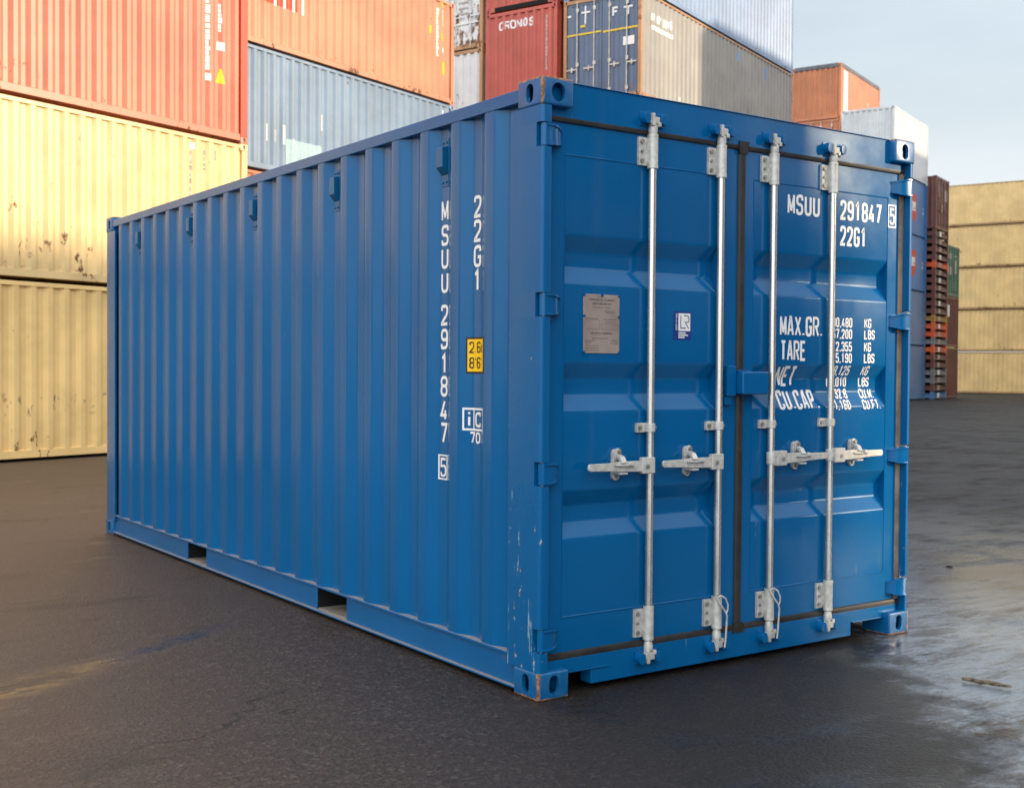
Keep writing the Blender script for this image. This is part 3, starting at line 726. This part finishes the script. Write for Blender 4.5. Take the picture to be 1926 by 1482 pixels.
# certification sticker
mb = MB(); patch(mb, .783, .893, 1.519, 1.648, lambda a, b, o: (a, DP-o, b), .0012, .2); mb.build('sticker', M_STK, DL, label='small dark blue certification sticker', fixn=False)
mb = MB(); patch(mb, .812, .885, 1.560, 1.640, lambda a, b, o: (a, DP-o, b), .0022, .2)
ver = lambda a, b, o: (.808-(b), DP-o, a)
text(mb, 'CERTIFIED', 1.563, .003, .0065, .0095, .0085, .0018, ver, .0022, .01)
for z, a in ((1.548, .858), (1.538, .872), (1.528, .850)): patch(mb, .812, a, z, z+.0055, lambda a, b, o: (a, DP-o, b), .0022, .2)
mb.build('sticker_print', M_WHITE, DL, fixn=False)
mb = MB(); dm = lambda a, b, o: (a, DP-o, b)
ribbon(mb, [(.826, 1.630), (.826, 1.573), (.856, 1.573)], False, .0045, dm, .0032, .02)
ribbon(mb, fillet([(.846, 1.630), (.876, 1.630, 'r'), (.876, 1.600, 'r'), (.852, 1.600), (.876, 1.571)], False, .014), False, .0045, dm, .0032, .02)
mb.build('sticker_print', M_STK, DL, fixn=False)

# ------------------------------------------------------------------ the yard: stacks of containers on one grid
TH = R(68.7)
UX = Vector((math.sin(TH), math.cos(TH), 0)); VX = Vector((-math.cos(TH), math.sin(TH), 0))
RZ = math.atan2(UX.y, UX.x)
def at(s, t, z): return UX*s+VX*t+Vector((0, 0, z))
YO, YD = .012, .036
def bprof(x, pitch=.278, dep=YD):
    sl = .068 if pitch > .27 else .048; fl = (pitch-2*sl)/2
    t = (x-.16) % pitch
    if t < sl: return YO+dep*(1-t/sl)
    if t < sl+fl: return YO
    if t < 2*sl+fl: return YO+dep*(t-sl-fl)/sl
    return YO+dep
def bpoints(x0, x1, pitch=.278, dep=YD):
    sl = .068 if pitch > .27 else .048; fl = (pitch-2*sl)/2; xs = [x0]; b = .16+math.floor((x0-.16)/pitch)*pitch
    while b < x1:
        for o_ in (0, sl, sl+fl, 2*sl+fl):
            if x0+.004 < b+o_ < x1-.004: xs.append(b+o_)
        b += pitch
    xs.append(x1); return [(x, bprof(x, pitch, dep)) for x in xs]
EPITCH, EDEP = .262, .048
WD = 2.438
_mc = {}
def cached(key, fn):
    if key not in _mc: _mc[key] = fn()
    return _mc[key]
def omat(o, mat):
    o.material_slots[0].link = 'OBJECT'; o.material_slots[0].material = mat; return o
def mslot(me): me.materials.append(None); return me
def m_side(L_, H_, flat):
    mb = MB()
    if flat: mb.sheet([[(.14, .016, z), (L_-.14, .016, z)] for z in (.16, H_-.075)])
    else: mb.sheet([[(x, y, z) for x, y in bpoints(.13, L_-.13)] for z in (.16, H_-.075)])
    return mslot(mb.mesh('side_panel', smooth=20, fixn=False))
def m_end(H_):
    mb = MB(); mb.sheet([[(y, x, z) for x, y in bpoints(.10, WD-.10, EPITCH, EDEP)] for z in (.16, H_-.10)])
    return mslot(mb.mesh('end_panel', smooth=20, fixn=False))
def m_frame(L_, H_):
    mb = MB()
    for x in (.004, L_-.124):
        for y in (.004, WD-.104): mb.box(x, x+.12, y, y+.10, .118, H_-.118)
    for y in (.006, WD-.066):
        mb.box(.15, L_-.15, y, y+.06, H_-.085, H_-.022); mb.box(.15, L_-.15, y+.006, y+.05, .046, .16)
    for x in (.008, L_-.078):
        mb.box(x, x+.07, .15, WD-.15, H_-.11, H_-.012); mb.box(x, x+.07, .15, WD-.15, .03, .16)
    return mslot(mb.mesh('frame', bevel=.004, seg=1, smooth=5))
def m_roof(L_, H_):
    mb = MB(); pts = []; x = .1
    while x < L_-.12: pts += [(x, H_-.035), (x+.11, H_-.035), (x+.14, H_-.015), (x+.18, H_-.015)]; x += .209
    pts.append((L_-.07, H_-.035))
    mb.sheet([[(x, y, z) for y in (.05, WD-.05)] for x, z in pts]); mb.box(.1, L_-.1, .06, WD-.06, .05, .15)
    return mslot(mb.mesh('roof', fixn=False))
def m_leaf(H_, k):
    y0, y1 = (.13, WD/2-.008) if k == 0 else (WD/2+.008, WD-.13)
    mb = MB(); pts = []; n = 6
    ys = [y0+.07+(y1-y0-.14)*i/(n*4) for i in range(n*4+1)]
    mb.sheet([[((.040+.022*(1 if (i % 4) in (1, 2) else 0)), y, z) for i, y in enumerate(ys)] for z in (.22, H_-.17)])
    mb.box(.036, .07, y0, y0+.07, .165, H_-.115); mb.box(.036, .07, y1-.07, y1, .165, H_-.115); mb.box(.036, .07, y0+.07, y1-.07, .165, .22); mb.box(.036, .07, y0+.07, y1-.07, H_-.17, H_-.115)
    return mslot(mb.mesh('door', fixn=False))
def m_bar(H_, y):
    mb = MB(); mb.cyl((.012, y, .10), (.012, y, H_-.06), .017, n=8)
    for z in (.3, 1.1, H_-.3): mb.box(.002, .038, y-.05, y+.03, z-.05, z+.05)
    return mslot(mb.mesh('locking_bar', smooth=50))
def m_handle(y, s_):
    return mslot(MB().box(-.006, .004, min(y, y+s_*.32), max(y, y+s_*.32), .95, .99).box(-.004, .034, y+s_*.16-.02, y+s_*.16+.02, .90, 1.04).mesh('handle', bevel=.003, seg=1))
H1, HC = 2.591, 2.896
M_BARP = plain('old_bar_steel', (.55, .52, .46), .5, .3, .4, .2, 12)
FLIP_X = lambda L_: Matrix(((-1, 0, 0, L_), (0, -1, 0, WD), (0, 0, 1, 0), (0, 0, 0, 1)))
def container(label, pos, mat, L_=12.192, H_=H1, rot=0, frame=None, door0=False, doormat=None, flat=False, name='stacked_container', group='containers stacked in the yard', cast=None, barmat=None):
    s, t, z = pos
    if rot: o = at(s+WD, t, z)
    else: o = at(s, t, z)
    e = empty(name, label, 'container', o, RZ+(math.pi/2 if rot else 0), group)
    fr = frame or mat
    omat(link('frame', cached(('f', L_, H_), lambda: m_frame(L_, H_)), e), fr)
    sd = cached(('s', L_, H_, flat), lambda: m_side(L_, H_, flat))
    a = omat(link('side_panel', sd, e), mat)
    b = omat(link('side_panel', sd, e), mat); b.matrix_local = FLIP_X(L_)
    en = cached(('e', H_), lambda: m_end(H_))
    b = omat(link('end_panel', en, e), mat); b.matrix_local = FLIP_X(L_)
    dd = []
    if door0:
        for k in (0, 1):
            d = omat(link('door', cached(('d', H_, k), lambda: m_leaf(H_, k)), e), doormat or mat); dd.append(d)
            ys = ((.44, .98) if k == 0 else (1.46, 2.0))
            for y in ys:
                omat(link('locking_bar', cached(('b', H_, y), lambda: m_bar(H_, y)), d), barmat or M_BARP)
                omat(link('handle', cached(('h', y, k), lambda: m_handle(y, -1 if k == 0 else 1)), d), barmat or M_BARP)
    else: dd.append(omat(link('end_panel', en, e), mat))
    omat(link('roof', cached(('r', L_, H_), lambda: m_roof(L_, H_)), e), mat)
    for ix, sx in ((0, 1), (1, -1)):
        for iy, sy in ((0, 1), (1, -1)):
            for iz, sz in ((0, 1), (1, -1)):
                c = omat(link('corner_casting', casting_mesh(sx, sy, sz), e), cast or fr); c.location = (ix*L_, iy*WD, iz*H_)
    e['parts'] = 0; del e['parts']
    return e, a, dd
def f_side(s0, z0):     # decal on the long side facing the camera, in grid coordinates
    return lambda s, z, off: (s-s0, bprof(s-s0)-off, z-z0)
def f_flat(s0, z0): return lambda s, z, off: (s-s0, .016-off, z-z0)
def f_end(t0, z0):
    return lambda a, z, off: (bprof(-a-t0, EPITCH, EDEP)-off, -a-t0, z-z0)   # a runs left to right as seen
def f_door(t0, z0, x=.036): return lambda a, z, off: (x-off, -a-t0, z-z0)
def marks(parent, mat, mapf, rects, name='lettering', step=.03, off=.003):
    mb = MB()
    for a0, a1, b0, b1 in rects: patch(mb, a0, a1, b0, b1, mapf, off, step)
    return mb.build(name, mat, parent, fixn=False)
def scribble(a0, a1, z0, z1, gap=.03, lo=.06, hi=.12, seed=1, wmin=.5):
    # column of worn characters too blurred to read, as short irregular dashes
    rd = random.Random(seed); out_ = []; z = z1
    while z > z0+.02:
        h = rd.uniform(lo, hi); q = rd.uniform(wmin, 1); out_.append((a0, a0+(a1-a0)*q, max(z0, z-h), z)); z -= h+gap
    return out_

def scuffs(m, c):
    s = m.sep(); band = m.math('MULTIPLY', m.ramp(s[2], .62, .70), m.ramp(s[2], 1.0, .92))
    n = m.noise(9, 7, .7, (.8, 1, .5)); f = m.ramp(n, .57, .63)
    return m.mix(m.math('MULTIPLY', m.math('MULTIPLY', band, f), .75), c, (.10, .09, .09))
YL = (.80, .60, .29)
P_YEL = paint('yellow_container_paint', YL, rust=.35, fade=(.62, .52, .34))
P_YEL0 = paint('scuffed_yellow_paint', (.92, .65, .28), rust=.25, fade=(.62, .52, .34), extra=scuffs, spec=.3)
P_YELF = paint('faded_yellow_paint', (.70, .505, .225), rust=.30, fade=(.5, .36, .2), streak=.3)
P_RED = paint('red_orange_paint', (.56, .185, .115), rust=.25, fade=(.60, .26, .16), streak=.35)
P_REDF = paint('bright_red_frame', (.50, .055, .02), var=.08, streak=.1)
P_ORA = paint('faded_orange_paint', (.58, .25, .145), rust=.42, fade=(.60, .33, .2), streak=.35)
P_ORB = paint('orange_paint', (.50, .175, .07), rust=.2, fade=(.45, .25, .16), streak=.3)
P_LBL = paint('faded_light_blue_paint', (.20, .29, .41), rust=.1, fade=(.42, .43, .43), streak=.4)
P_CRO = paint('maroon_red_paint', (.46, .080, .052), rust=.12, fade=(.58, .18, .12), streak=.3)
P_GRB = paint('weathered_beige_grey_paint', (.285, .275, .255), rust=.25, fade=(.36, .32, .27), streak=.5)
P_NAVY = paint('faded_navy_paint', (.085, .125, .205), rust=.12, fade=(.25, .26, .28), streak=.35)
P_TAN = paint('rusty_tan_frame', (.42, .22, .10), rust=.6, fade=(.5, .32, .2), streak=.4)
P_SKY = paint('pale_blue_paint', (.20, .30, .47), rust=.05, fade=(.3, .36, .48), streak=.4)
P_WHT = paint('white_container_paint', (.60, .64, .66), rust=.05, fade=(.6, .6, .6), streak=.2)
P_WHR = paint('rust_stained_white_paint', (.68, .69, .68), rust=.95, fade=(.45, .38, .32), streak=.4)
P_GWH = paint('grey_white_paint', (.62, .62, .61), rust=.3, fade=(.4, .36, .34), streak=.4)
P_CRM = paint('cream_paint', (.60, .55, .44), rust=.1)
P_BL1 = paint('mid_blue_paint', (.03, .165, .42), rust=.05, fade=(.12, .2, .32), streak=.3)
P_BL2 = paint('dull_blue_paint', (.075, .18, .35), rust=.3, fade=(.17, .22, .30), streak=.4)
P_BRN = paint('brown_paint', (.12, .042, .036), rust=.1, fade=(.25, .12, .1), streak=.3)
P_BRD = paint('dark_brown_paint', (.15, .055, .042), rust=.1, fade=(.2, .1, .08), streak=.3)
P_GRN = paint('green_paint', (.055, .17, .11), rust=.15, fade=(.2, .26, .22), streak=.3)
P_RUSTR = paint('rusty_ochre_rail', (.38, .24, .10), rust=.45)
P_TARP = plain('grey_tarpaulin', (.10, .11, .13), .5, 0, .4, .3, 6)
P_GRY = paint('slate_grey_paint', (.17, .175, .18), rust=.2)
M_TXTG = plain('worn_grey_lettering', (.42, .36, .33), .6, 0, .3, .3, 8)
M_MARKY = plain('yellow_mark', (.75, .55, .02), .5, 0, .3, .1)
M_MARKR = plain('red_mark', (.62, .07, .03), .5, 0, .3, .1)
M_MARKC = plain('pale_cyan_patch', (.40, .58, .62), .6, 0, .3, .1)
M_MARKD = plain('dark_mark', (.07, .06, .06), .6, 0, .3, .3)

# --- A: left stack, sunlit long sides
A_T = 12.65
sA = -1.692
lab = ['yellow container at the bottom of the left stack, scuffed low down, standing on the asphalt', 'sunlit yellow container in the middle of the left stack, under the red orange one', 'sunlit red orange container on top of the left stack with a bright red end post']
cA = [container(lab[i], (sA, A_T, H1*i), (P_YEL0, P_YEL, P_RED)[i]) for i in range(3)]
e, a, d = cA[2]
for ch in e.children:
    if ch.name.startswith('frame'): fr = ch
mb = MB().box(12.192-.165, 12.192-.002, -.001, .11, .119, H1-.119); mb.build('end_post', P_REDF, e, 'bright red end post', bevel=.004, seg=1)
fs = f_side(sA, 2*H1)
marks(a, M_WHITE, fs, scribble(9.585, 9.665, 6.97, 7.62, .02, .06, .16, 2, .7)+scribble(9.585, 9.665, 6.26, 6.95, .008, .06, .12, 3, .6)+[(9.58, 9.68, 6.11, 6.23)]+scribble(9.86, 9.93, 6.97, 7.43, .012, .05, .1, 4, .6)+[(9.83, 9.98, 6.66, 6.80)])
mb = MB()
for k in range(6):
    z = 6.11+k*.04; hw = .09*(1-k/6.5); patch(mb, 9.90-hw, 9.90+hw, z, z+.04, fs, .003, .02)
mb.build('hazard_mark', M_MARKY, a, fixn=False)
fs = f_side(sA, H1)
a = cA[1][1]
marks(a, M_TXTG, fs, scribble(9.25, 9.31, 4.15, 4.9, .03, .06, .1, 5)+scribble(9.54, 9.60, 4.62, 4.95, .03, .05, .09, 6)); marks(a, M_WHITE, fs, [(9.26, 9.35, 4.93, 5.03)], 'label_mark'); marks(a, M_TXTG, fs, [(9.79, 9.83, 4.82, 4.98)], 'rust_mark')
for i in range(3):
    container(['yellow container at the bottom of the row left of the photograph', 'yellow container in the middle of the row left of the photograph', 'orange container on top of the row left of the photograph'][i], (sA-12.26, A_T+.02, H1*i), (P_YEL, P_YEL, P_ORA)[i])
# --- B: second stack, behind the first
sB, tB = 8.48, 15.8
cB = [container(l_, (sB, tB, z), m_, 12.192, h) for l_, z, m_, h in (
    ('brown container on the ground of the second stack, hidden by the blue container', 0, P_BRN, H1),
    ('orange container under the faded light blue one, only its top corner showing', H1, P_ORB, HC),
    ('faded light blue container in the second stack, above the roof edge of the front container', H1+HC, P_LBL, H1),
    ('faded sunlit orange container above the light blue one, yellow stickers at its right end', 2*H1+HC, P_ORA, H1))]
zB = 2*H1+HC; a = cB[3][1]; fs = f_side(sB, zB)
marks(a, M_MARKR, fs, [(13.90, 15.02, 9.06, 9.9)], 'logo'); marks(a, M_WHITE, fs, [(sB+.16+.278*k+.068, sB+.16+.278*k+.145, 9.02, 9.85) for k in range(20, 24)], 'lettering', .03, .006)
marks(a, M_WHITE, fs, scribble(19.97, 20.06, 9.22, 10.42, .02, .06, .14, 8, .7)+scribble(20.17, 20.25, 10.0, 10.4, .02, .06, .12, 9, .7)+[(20.17, 20.27, 9.34, 9.46)])
marks(a, M_MARKY, fs, [(19.66, 19.76, 9.72, 9.92), (20.14, 20.26, 10.48, 10.62), (20.14, 20.22, 9.62, 9.82), (20.16, 20.31, 8.80, 9.12)], 'sticker')
a = cB[2][1]; fs = f_side(sB, H1+HC)
marks(a, M_WHITE, fs, [(14.05, 14.12, 6.14, 6.50), (14.30, 14.36, 6.16, 6.42), (14.55, 14.62, 6.14, 6.55), (14.85, 14.90, 6.2, 6.3), (15.76, 15.81, 6.63, 6.99), (20.2, 20.27, 7.40, 7.9)]); marks(a, M_MARKC, fs, [(14.66, 15.78, 5.72, 6.28)], 'repair_patch')
# --- W: white end in the gap
sW, tW = 24.4, 17.56
for l_, z, m_, h, dr, fr in (('grey container at the ground behind the gap, hidden', 0, P_GRY, H1, 0, None), ('brown container second from the ground behind the gap, hidden', H1, P_BRD, HC, 0, None), ('green container third from the ground behind the gap, hidden', H1+HC, P_GRN, H1, 0, None),
        ('grey white container with rusty post in the gap, below the rust stained white doors', 2*H1+HC, P_GWH, H1, 0, P_TAN), ('white container with rust stained end, high in the gap beside the maroon one', 3*H1+HC, P_WHR, HC, 1, P_TAN)):
    e, a, dd = container(l_, (sW, tW, z), m_, 12.192, h, frame=fr, door0=bool(dr), barmat=P_WHT)
zW = 3*H1+HC
for z in (.75, 1.55): MB().box(.020, .036, .14, 1.20, z, z+.05).build('door_rib', P_WHR, dd[0], bevel=.004, seg=1)
marks(dd[0], M_TXTG, f_door(tW, zW), [(-18.45, -18.10, zW+1.05+i*.16, zW+1.10+i*.16) for i in range(5)])
# --- CRONOS column
sC, tC = 24.45, 15.05
for i, (l_, m_) in enumerate((('blue container at the ground under the maroon stack, hidden', P_BL2), ('brown container second in the maroon stack, hidden', P_BRD), ('orange container third in the maroon stack, hidden', P_ORB),
        ('maroon container showing its ribbed end with white capital lettering', P_CRO), ('red container on top of the maroon one, cut by the upper picture edge', P_CRO))):
    e, a, dd = container(l_, (sC, tC, HC*i), m_, 12.192, HC)
    if i == 3:
        fe = f_end(tC, HC*3); mb = MB()
        text(mb, 'CRONOS', -17.05, 11.065, .175, .25, .208, .05, fe, .004, .02); mb.build('lettering', M_WHITE, dd[0], fixn=False)
        marks(dd[0], M_TXTG, fe, scribble(-15.46, -15.39, 9.75, 11.3, .02, .08, .14, 12, .6))
    if i == 4:
        MB().box(.0, .006, .32, WD-.32, .03, .155).build('gooseneck_shade_plate', M_DARK, e)  # thin near-black plate painted as the shade under the container
# --- D: dark blue doors and long grey side
sD, tD, LD = 24.6, 12.5, 11.25
for i, (l_, m_) in enumerate((('slate grey container at the ground under the navy doors, hidden', P_GRY), ('maroon container second under the navy doors, hidden', P_CRO), ('cream container just below the one with navy doors, a sliver of its roof edge showing', P_CRM),
        ('weathered beige grey container with navy blue doors, white lettering on its long side', P_GRB), ('pale blue container on top of the beige grey one, against the sky', P_SKY))):
    e, a, dd = container(l_, (sD, tD, HC*i), m_, LD, HC, door0=i >= 3, doormat=P_NAVY if i == 3 else m_, frame=P_TAN if i == 3 else None)
    if i == 3:
        z0 = HC*3; fs = f_side(sD, z0)
        mb = MB(); text(mb, 'interpool', 25.12, 10.86, .13, .30, .158, .06, fs, .004, .02)
        rd = random.Random(5); s = 25.3
        while s < 26.5: patch(mb, s, s+.09, 10.64, 10.76, fs, .004, .02); s += .105
        mb.build('lettering', M_WHITE, a, fixn=False)
        marks(a, M_MARKR, fs, [(25.15, 25.25, 10.70, 10.82)], 'logo')
        marks(a, P_SKY, fs, [(31.0, 31.35, 11.05, 11.35), (33.3, 33.6, 10.9, 11.3)], 'repair_patch'); marks(a, M_WHITE, fs, [(27.0, 27.06, 9.02, 9.12)], 'label_mark')
        fd = f_door(tD, z0)
        mb = MB(); text(mb, 'F', -13.40, 10.95, .19, .26, .3, .048, fd, .004, .1); text(mb, 'T', -13.07, 10.92, .32, .26, .3, .048, fd, .004, .1)
        patch(mb, -13.06, -12.72, 10.13, 10.36, fd, .004, .1); mb.build('lettering', M_WHITE, dd[0], fixn=False)
        mb = MB(); patch(mb, -14.38, -14.10, 11.18, 11.225, fd, .004, .1); patch(mb, -14.27, -14.225, 10.88, 11.38, fd, .0045, .1); patch(mb, -14.82, -14.70, 11.13, 11.18, fd, .004, .1); mb.build('lettering', M_WHITE, dd[1], fixn=False)
        mb = MB(); patch(mb, -14.94, -13.75, 10.595, 10.64, fd, .006, .1); patch(mb, -14.40, -14.25, 10.80, 10.86, fd, .006, .1); mb.build('warning_tape', M_MARKY, dd[1], fixn=False)
        mb = MB(); patch(mb, -13.69, -12.62, 10.565, 10.61, fd, .006, .1); mb.build('warning_tape', M_MARKY, dd[0], fixn=False)
# --- O: orange open-top stack
sO, tO, LO = 51.6, 16.1, 6.058
zz = 0
for i, (l_, m_, h) in enumerate((('blue container at the ground of the far orange stack, hidden', P_BL2, HC), ('brown container second in the far orange stack, hidden', P_BRN, H1), ('grey container third in the far orange stack, hidden', P_GRY, H1), ('green container fourth in the far orange stack, hidden', P_GRN, H1),
        ('bright orange container with ribbed end just under the tarpaulin topped one', P_ORB, H1), ('orange container with grey tarpaulin top, highest against the sky', P_ORB, H1))):
    if i == 4: zz = 13.26-H1
    e, a, dd = container(l_, (sO, tO, zz), m_, LO, h, flat=i == 5, door0=i == 4); zz += h
    if i == 5:
        MB().box(.16, LO-.16, -.012, WD+.012, H1-.17, H1+.03).box(-.012, .16, .15, WD-.15, H1-.17, H1+.03).build('tarpaulin', P_TARP, e, bevel=.03, seg=2)
        marks(a, M_WHITE, f_flat(sO, zz-h), [(52.02, 52.6, zz-h+.2, zz-.25)], 'side_band', .5); marks(a, M_TXTG, f_flat(sO, zz-h), [(55.6, 55.8, zz-1.5, zz-1.15)], 'label_mark', .5)
        marks(dd[0], M_TXTG, f_end(tO, zz-h), scribble(-tO-.58, -tO-.52, zz-2.0, zz-.5, .03, .08, .14, 15))
# --- C: blue stack with the white box on top
sK, tK, LK = 50.16, 13.15, 5.62
for i, (l_, m_, h, z) in enumerate((('dull blue container at the foot of the far blue stack', P_BL2, H1, 0), ('dull blue stained container second from the ground in the far blue stack', P_BL2, H1, H1), ('mid blue container with red and white emblem, third in the far blue stack', P_BL1, H1, 2*H1), ('mid blue container with red and white emblem right under the white one', P_BL1, H1, 3*H1), ('white container on top of the far blue stack, sunlit along its side', P_WHT, HC, 4*H1))):
    e, a, dd = container(l_, (sK, tK, z), m_, LK, h, flat=True)
    if i in (2, 3):
        ff = f_flat(sK, z); z1 = z+1.85
        mb = MB()
        for j in range(8):
            hw = .66*(1 if j > 1 else .8+.1*j); patch(mb, 53.25-hw, 53.25+hw, z1-1.15+j*.15, z1-1.0+j*.15, ff, .004, .5)
        mb.build('emblem', M_MARKR, a, fixn=False); marks(a, M_WHITE, ff, [(52.75, 53.75, z1-.70, z1-.28)], 'emblem_band', .5, .008)
        marks(a, M_TXTG, ff, [(53.1, 53.2, z1-.66, z1-.32), (53.4, 53.7, z1-.62, z1-.54)], 'lettering', .5, .011); marks(a, M_WHITE, ff, [(55.0, 55.12, z1-.75, z1-.6), (55.0, 55.12, z1-.5, z1-.42)], 'lettering', .5)
# --- F: folded flat racks under one brown container
sF, tF, LF = 55.86, 12.75, 6.058
def m_rack(kind):
    mb = MB(); h = .362
    if kind == 'deck':
        mb.box(.02, LF-.02, .10, WD-.10, .10, .20); mb.box(.16, LF-.16, .01, .09, .06, .24); mb.box(.16, LF-.16, WD-.09, WD-.01, .06, .24)
        for x in (.02, LF-.14): mb.box(x, x+.12, .17, WD-.17, .05, .22)
    elif kind == 'wall':
        mb.box(.10, 2.4, .14, WD-.14, .24, .29); mb.box(.10, .18, .3, WD-.3, .215, .32)
        for y in (.5, 1.2, 1.9): mb.box(.05, 2.4, y, y+.06, .29, .325)
    elif kind == 'post':
        mb.box(0, .178, 0, .162, 0, h)
    return mslot(mb.mesh(kind, bevel=.006, seg=1, smooth=5))
RK = {k: m_rack(k) for k in ('deck', 'wall', 'post')}
RKC = {'b': P_BRN, 'd': P_BRD, 'o': paint('bright_orange_rack_paint', (.62, .10, .03), rust=.1), 'k': P_GRY, 'y': paint('ochre_rack_paint', (.38, .2, .05), rust=.2), 't': P_BL2}
seq = 'tbkkdbbokoooydbbdbbobbbb'[:22]
WORD = {'b': 'brown', 'd': 'dark brown', 'o': 'orange', 'k': 'grey black', 'y': 'ochre', 't': 'teal blue'}
cnt = {}
seq = 'tbkkbdokooydbbdbbobdbb'
tot = {c: seq.count(c) for c in set(seq)}
ORD = ['lowest', 'second lowest', 'third lowest', 'fourth lowest', 'fifth lowest', 'sixth lowest', 'seventh lowest', 'eighth lowest', 'ninth lowest', 'tenth lowest', 'eleventh lowest', 'twelfth lowest']
hr = 8.30/len(seq)
for i, c in enumerate(seq):
    k = cnt.get(c, 0); cnt[c] = k+1
    l_ = ('%s of the %s flat racks piled beyond the blue stack' % (ORD[k], WORD[c])) if tot[c] > 1 else 'the only %s flat rack in the pile beyond the blue stack' % WORD[c]
    e = empty('flat_rack', l_, 'flat rack', at(sF+WD, tF, i*hr), RZ+math.pi/2, 'folded flat racks')
    omat(link('deck', RK['deck'], e), RKC[c]); omat(link('end_wall', RK['wall'], e), RKC[c]); 
    for px in (0, LF-.178):
        for py in (0, WD-.162): p = omat(link('corner_post', RK['post'], e), RKC[c]); p.location = (px, py, 0)
    mb = MB(); mb.box(.012, .02, 1.32, 1.68, .07, .30); mb.build('label_plate', M_TXTG if i % 3 else M_WHITE, e)
e, a, dd = container('brown container lying on top of the pile of flat racks', (sF, tF, 8.30), P_BRD, LF, H1, rot=1, door0=True, barmat=P_BRD)
mb = MB()
for yy, z, w_, h_ in ((.35, 1.6, .3, .75), (.95, .9, .35, .35), (1.65, 1.5, .55, .55), (1.9, .3, .2, .8)): patch(mb, yy, yy+w_, z, z+h_, lambda a_, b_, o_: (.03-o_, WD-a_, b_), .002, .5)
mb.build('lettering', M_TXTG, dd[0], fixn=False)
# --- G: brown and green column beside it
sG = 58.36
for i, (l_, m_) in enumerate((('reddish brown container at the ground right of the flat racks', P_BRD), ('brown container with a white label, between the green one and the ground one', P_BRN), ('green container with lock bars, right of the flat racks', P_GRN))):
    e, a, dd = container(l_, (sG, tF+.05, H1*i), m_, LF, H1, rot=1, door0=i == 2, barmat=P_GRN if i == 2 else None, cast=P_GRY if i == 0 else None)
    if i == 1: MB().box(.005, .012, 1.85, 2.25, 1.55, 2.15).build('label_plate', M_WHITE, dd[0])
    if i == 2: marks(dd[0], M_TXTG, lambda a_, b_, o_: (.03-o_, WD-a_, b_), [(.3, .9, 1.9, 2.2), (1.3, 2.0, 2.05, 2.15), (1.4, 2.1, 1.2, 1.9), (.2, 1., 1.1, 1.5)], 'lettering', .5)
# --- Y: far wall of yellow containers
sY, tY = 73.4, 5.2
for i in range(5):
    container(['lowest container of the far yellow wall, dented above the asphalt', 'second container up in the far yellow wall', 'middle container of the far yellow wall', 'fourth container up in the far yellow wall', 'topmost container of the far yellow wall, under the sky'][i], (sY, tY, H1*i), P_YELF, rot=1, frame=P_RUSTR)
# --- rows on the sun side of the yard (right of and behind the camera); they throw the shade the photo shows
pal = [P_BRN, P_GRY, P_BL2, P_BRD, P_CRO, P_ORB, P_GRN]
wd = ['brown', 'slate grey', 'dull blue', 'dark brown', 'maroon', 'orange', 'green']
rows = [(-10.0, -31.84, [H1]*5), (2.30, -31.84, [H1]*5), (17.6, -31.84, [H1]*5), (29.9, -31.84, [H1]*4), (42.2, -31.84, [H1]*4), (37.5, -8.24, [HC]*2+[H1]*4), (49.8, -8.24, [HC]*2+[H1]*4), (62.1, -8.24, [HC]*2+[H1]*4)]
nm = ['first', 'second', 'third', 'fourth', 'fifth', 'sixth']
for q, (s, t, hs) in enumerate(rows):
    z = 0
    for i, h in enumerate(hs):
        k = (q*3+i*2) % 7
        container('%s container, %s from the ground, bay %s of the rows outside the picture' % (wd[k], nm[i], 'ABCDEFGH'[q]), (s, t, z), pal[k], 12.192, h); z += h

for i in range(2):  # added out of view to keep low bright sky out of the door reflection
    container('%s container added end-on in the unseen row gap to block low sky reflection' % ('dark brown', 'slate grey')[i], (14.72, -35.5, HC*i), (P_BRD, P_GRY)[i], 6.058, HC, rot=1)

# ------------------------------------------------------------------ small things on the ground
mb = MB(); rd = random.Random(4); p0, p1 = Vector((1.789, -.771, .012)), Vector((1.845, -.975, .012)); pts = []; rs = []
for k in range(9):
    t = k/8; p = p0.lerp(p1, t)+Vector((rd.uniform(-.006, .006), rd.uniform(-.004, .004), rd.uniform(-.002, .004))); pts.append(p); rs.append(.009*(.45+.6*math.sin(math.pi*min(1, t*.8+.15)))+rd.uniform(-.001, .001))
mb.tube(pts, rs, 8)
o = mb.build('twig', plain('dry_bark', (.14, .11, .075), .8, 0, .2, .5, 60), smooth=50); o['label'] = 'short dry twig lying on the wet asphalt right of the doors'; o['category'] = 'twig'
mb = MB(); mb.tube([(4.447, 1.19, .004), (4.462, 1.172, .008), (4.472, 1.148, .004)], [.003, .007, .003], 7)
o = mb.build('wood_chip', plain('dark_wood', (.05, .035, .025), .8, 0, .2, .5, 60), smooth=50); o['label'] = 'small dark chip of wood on the asphalt far right'; o['category'] = 'wood chip'
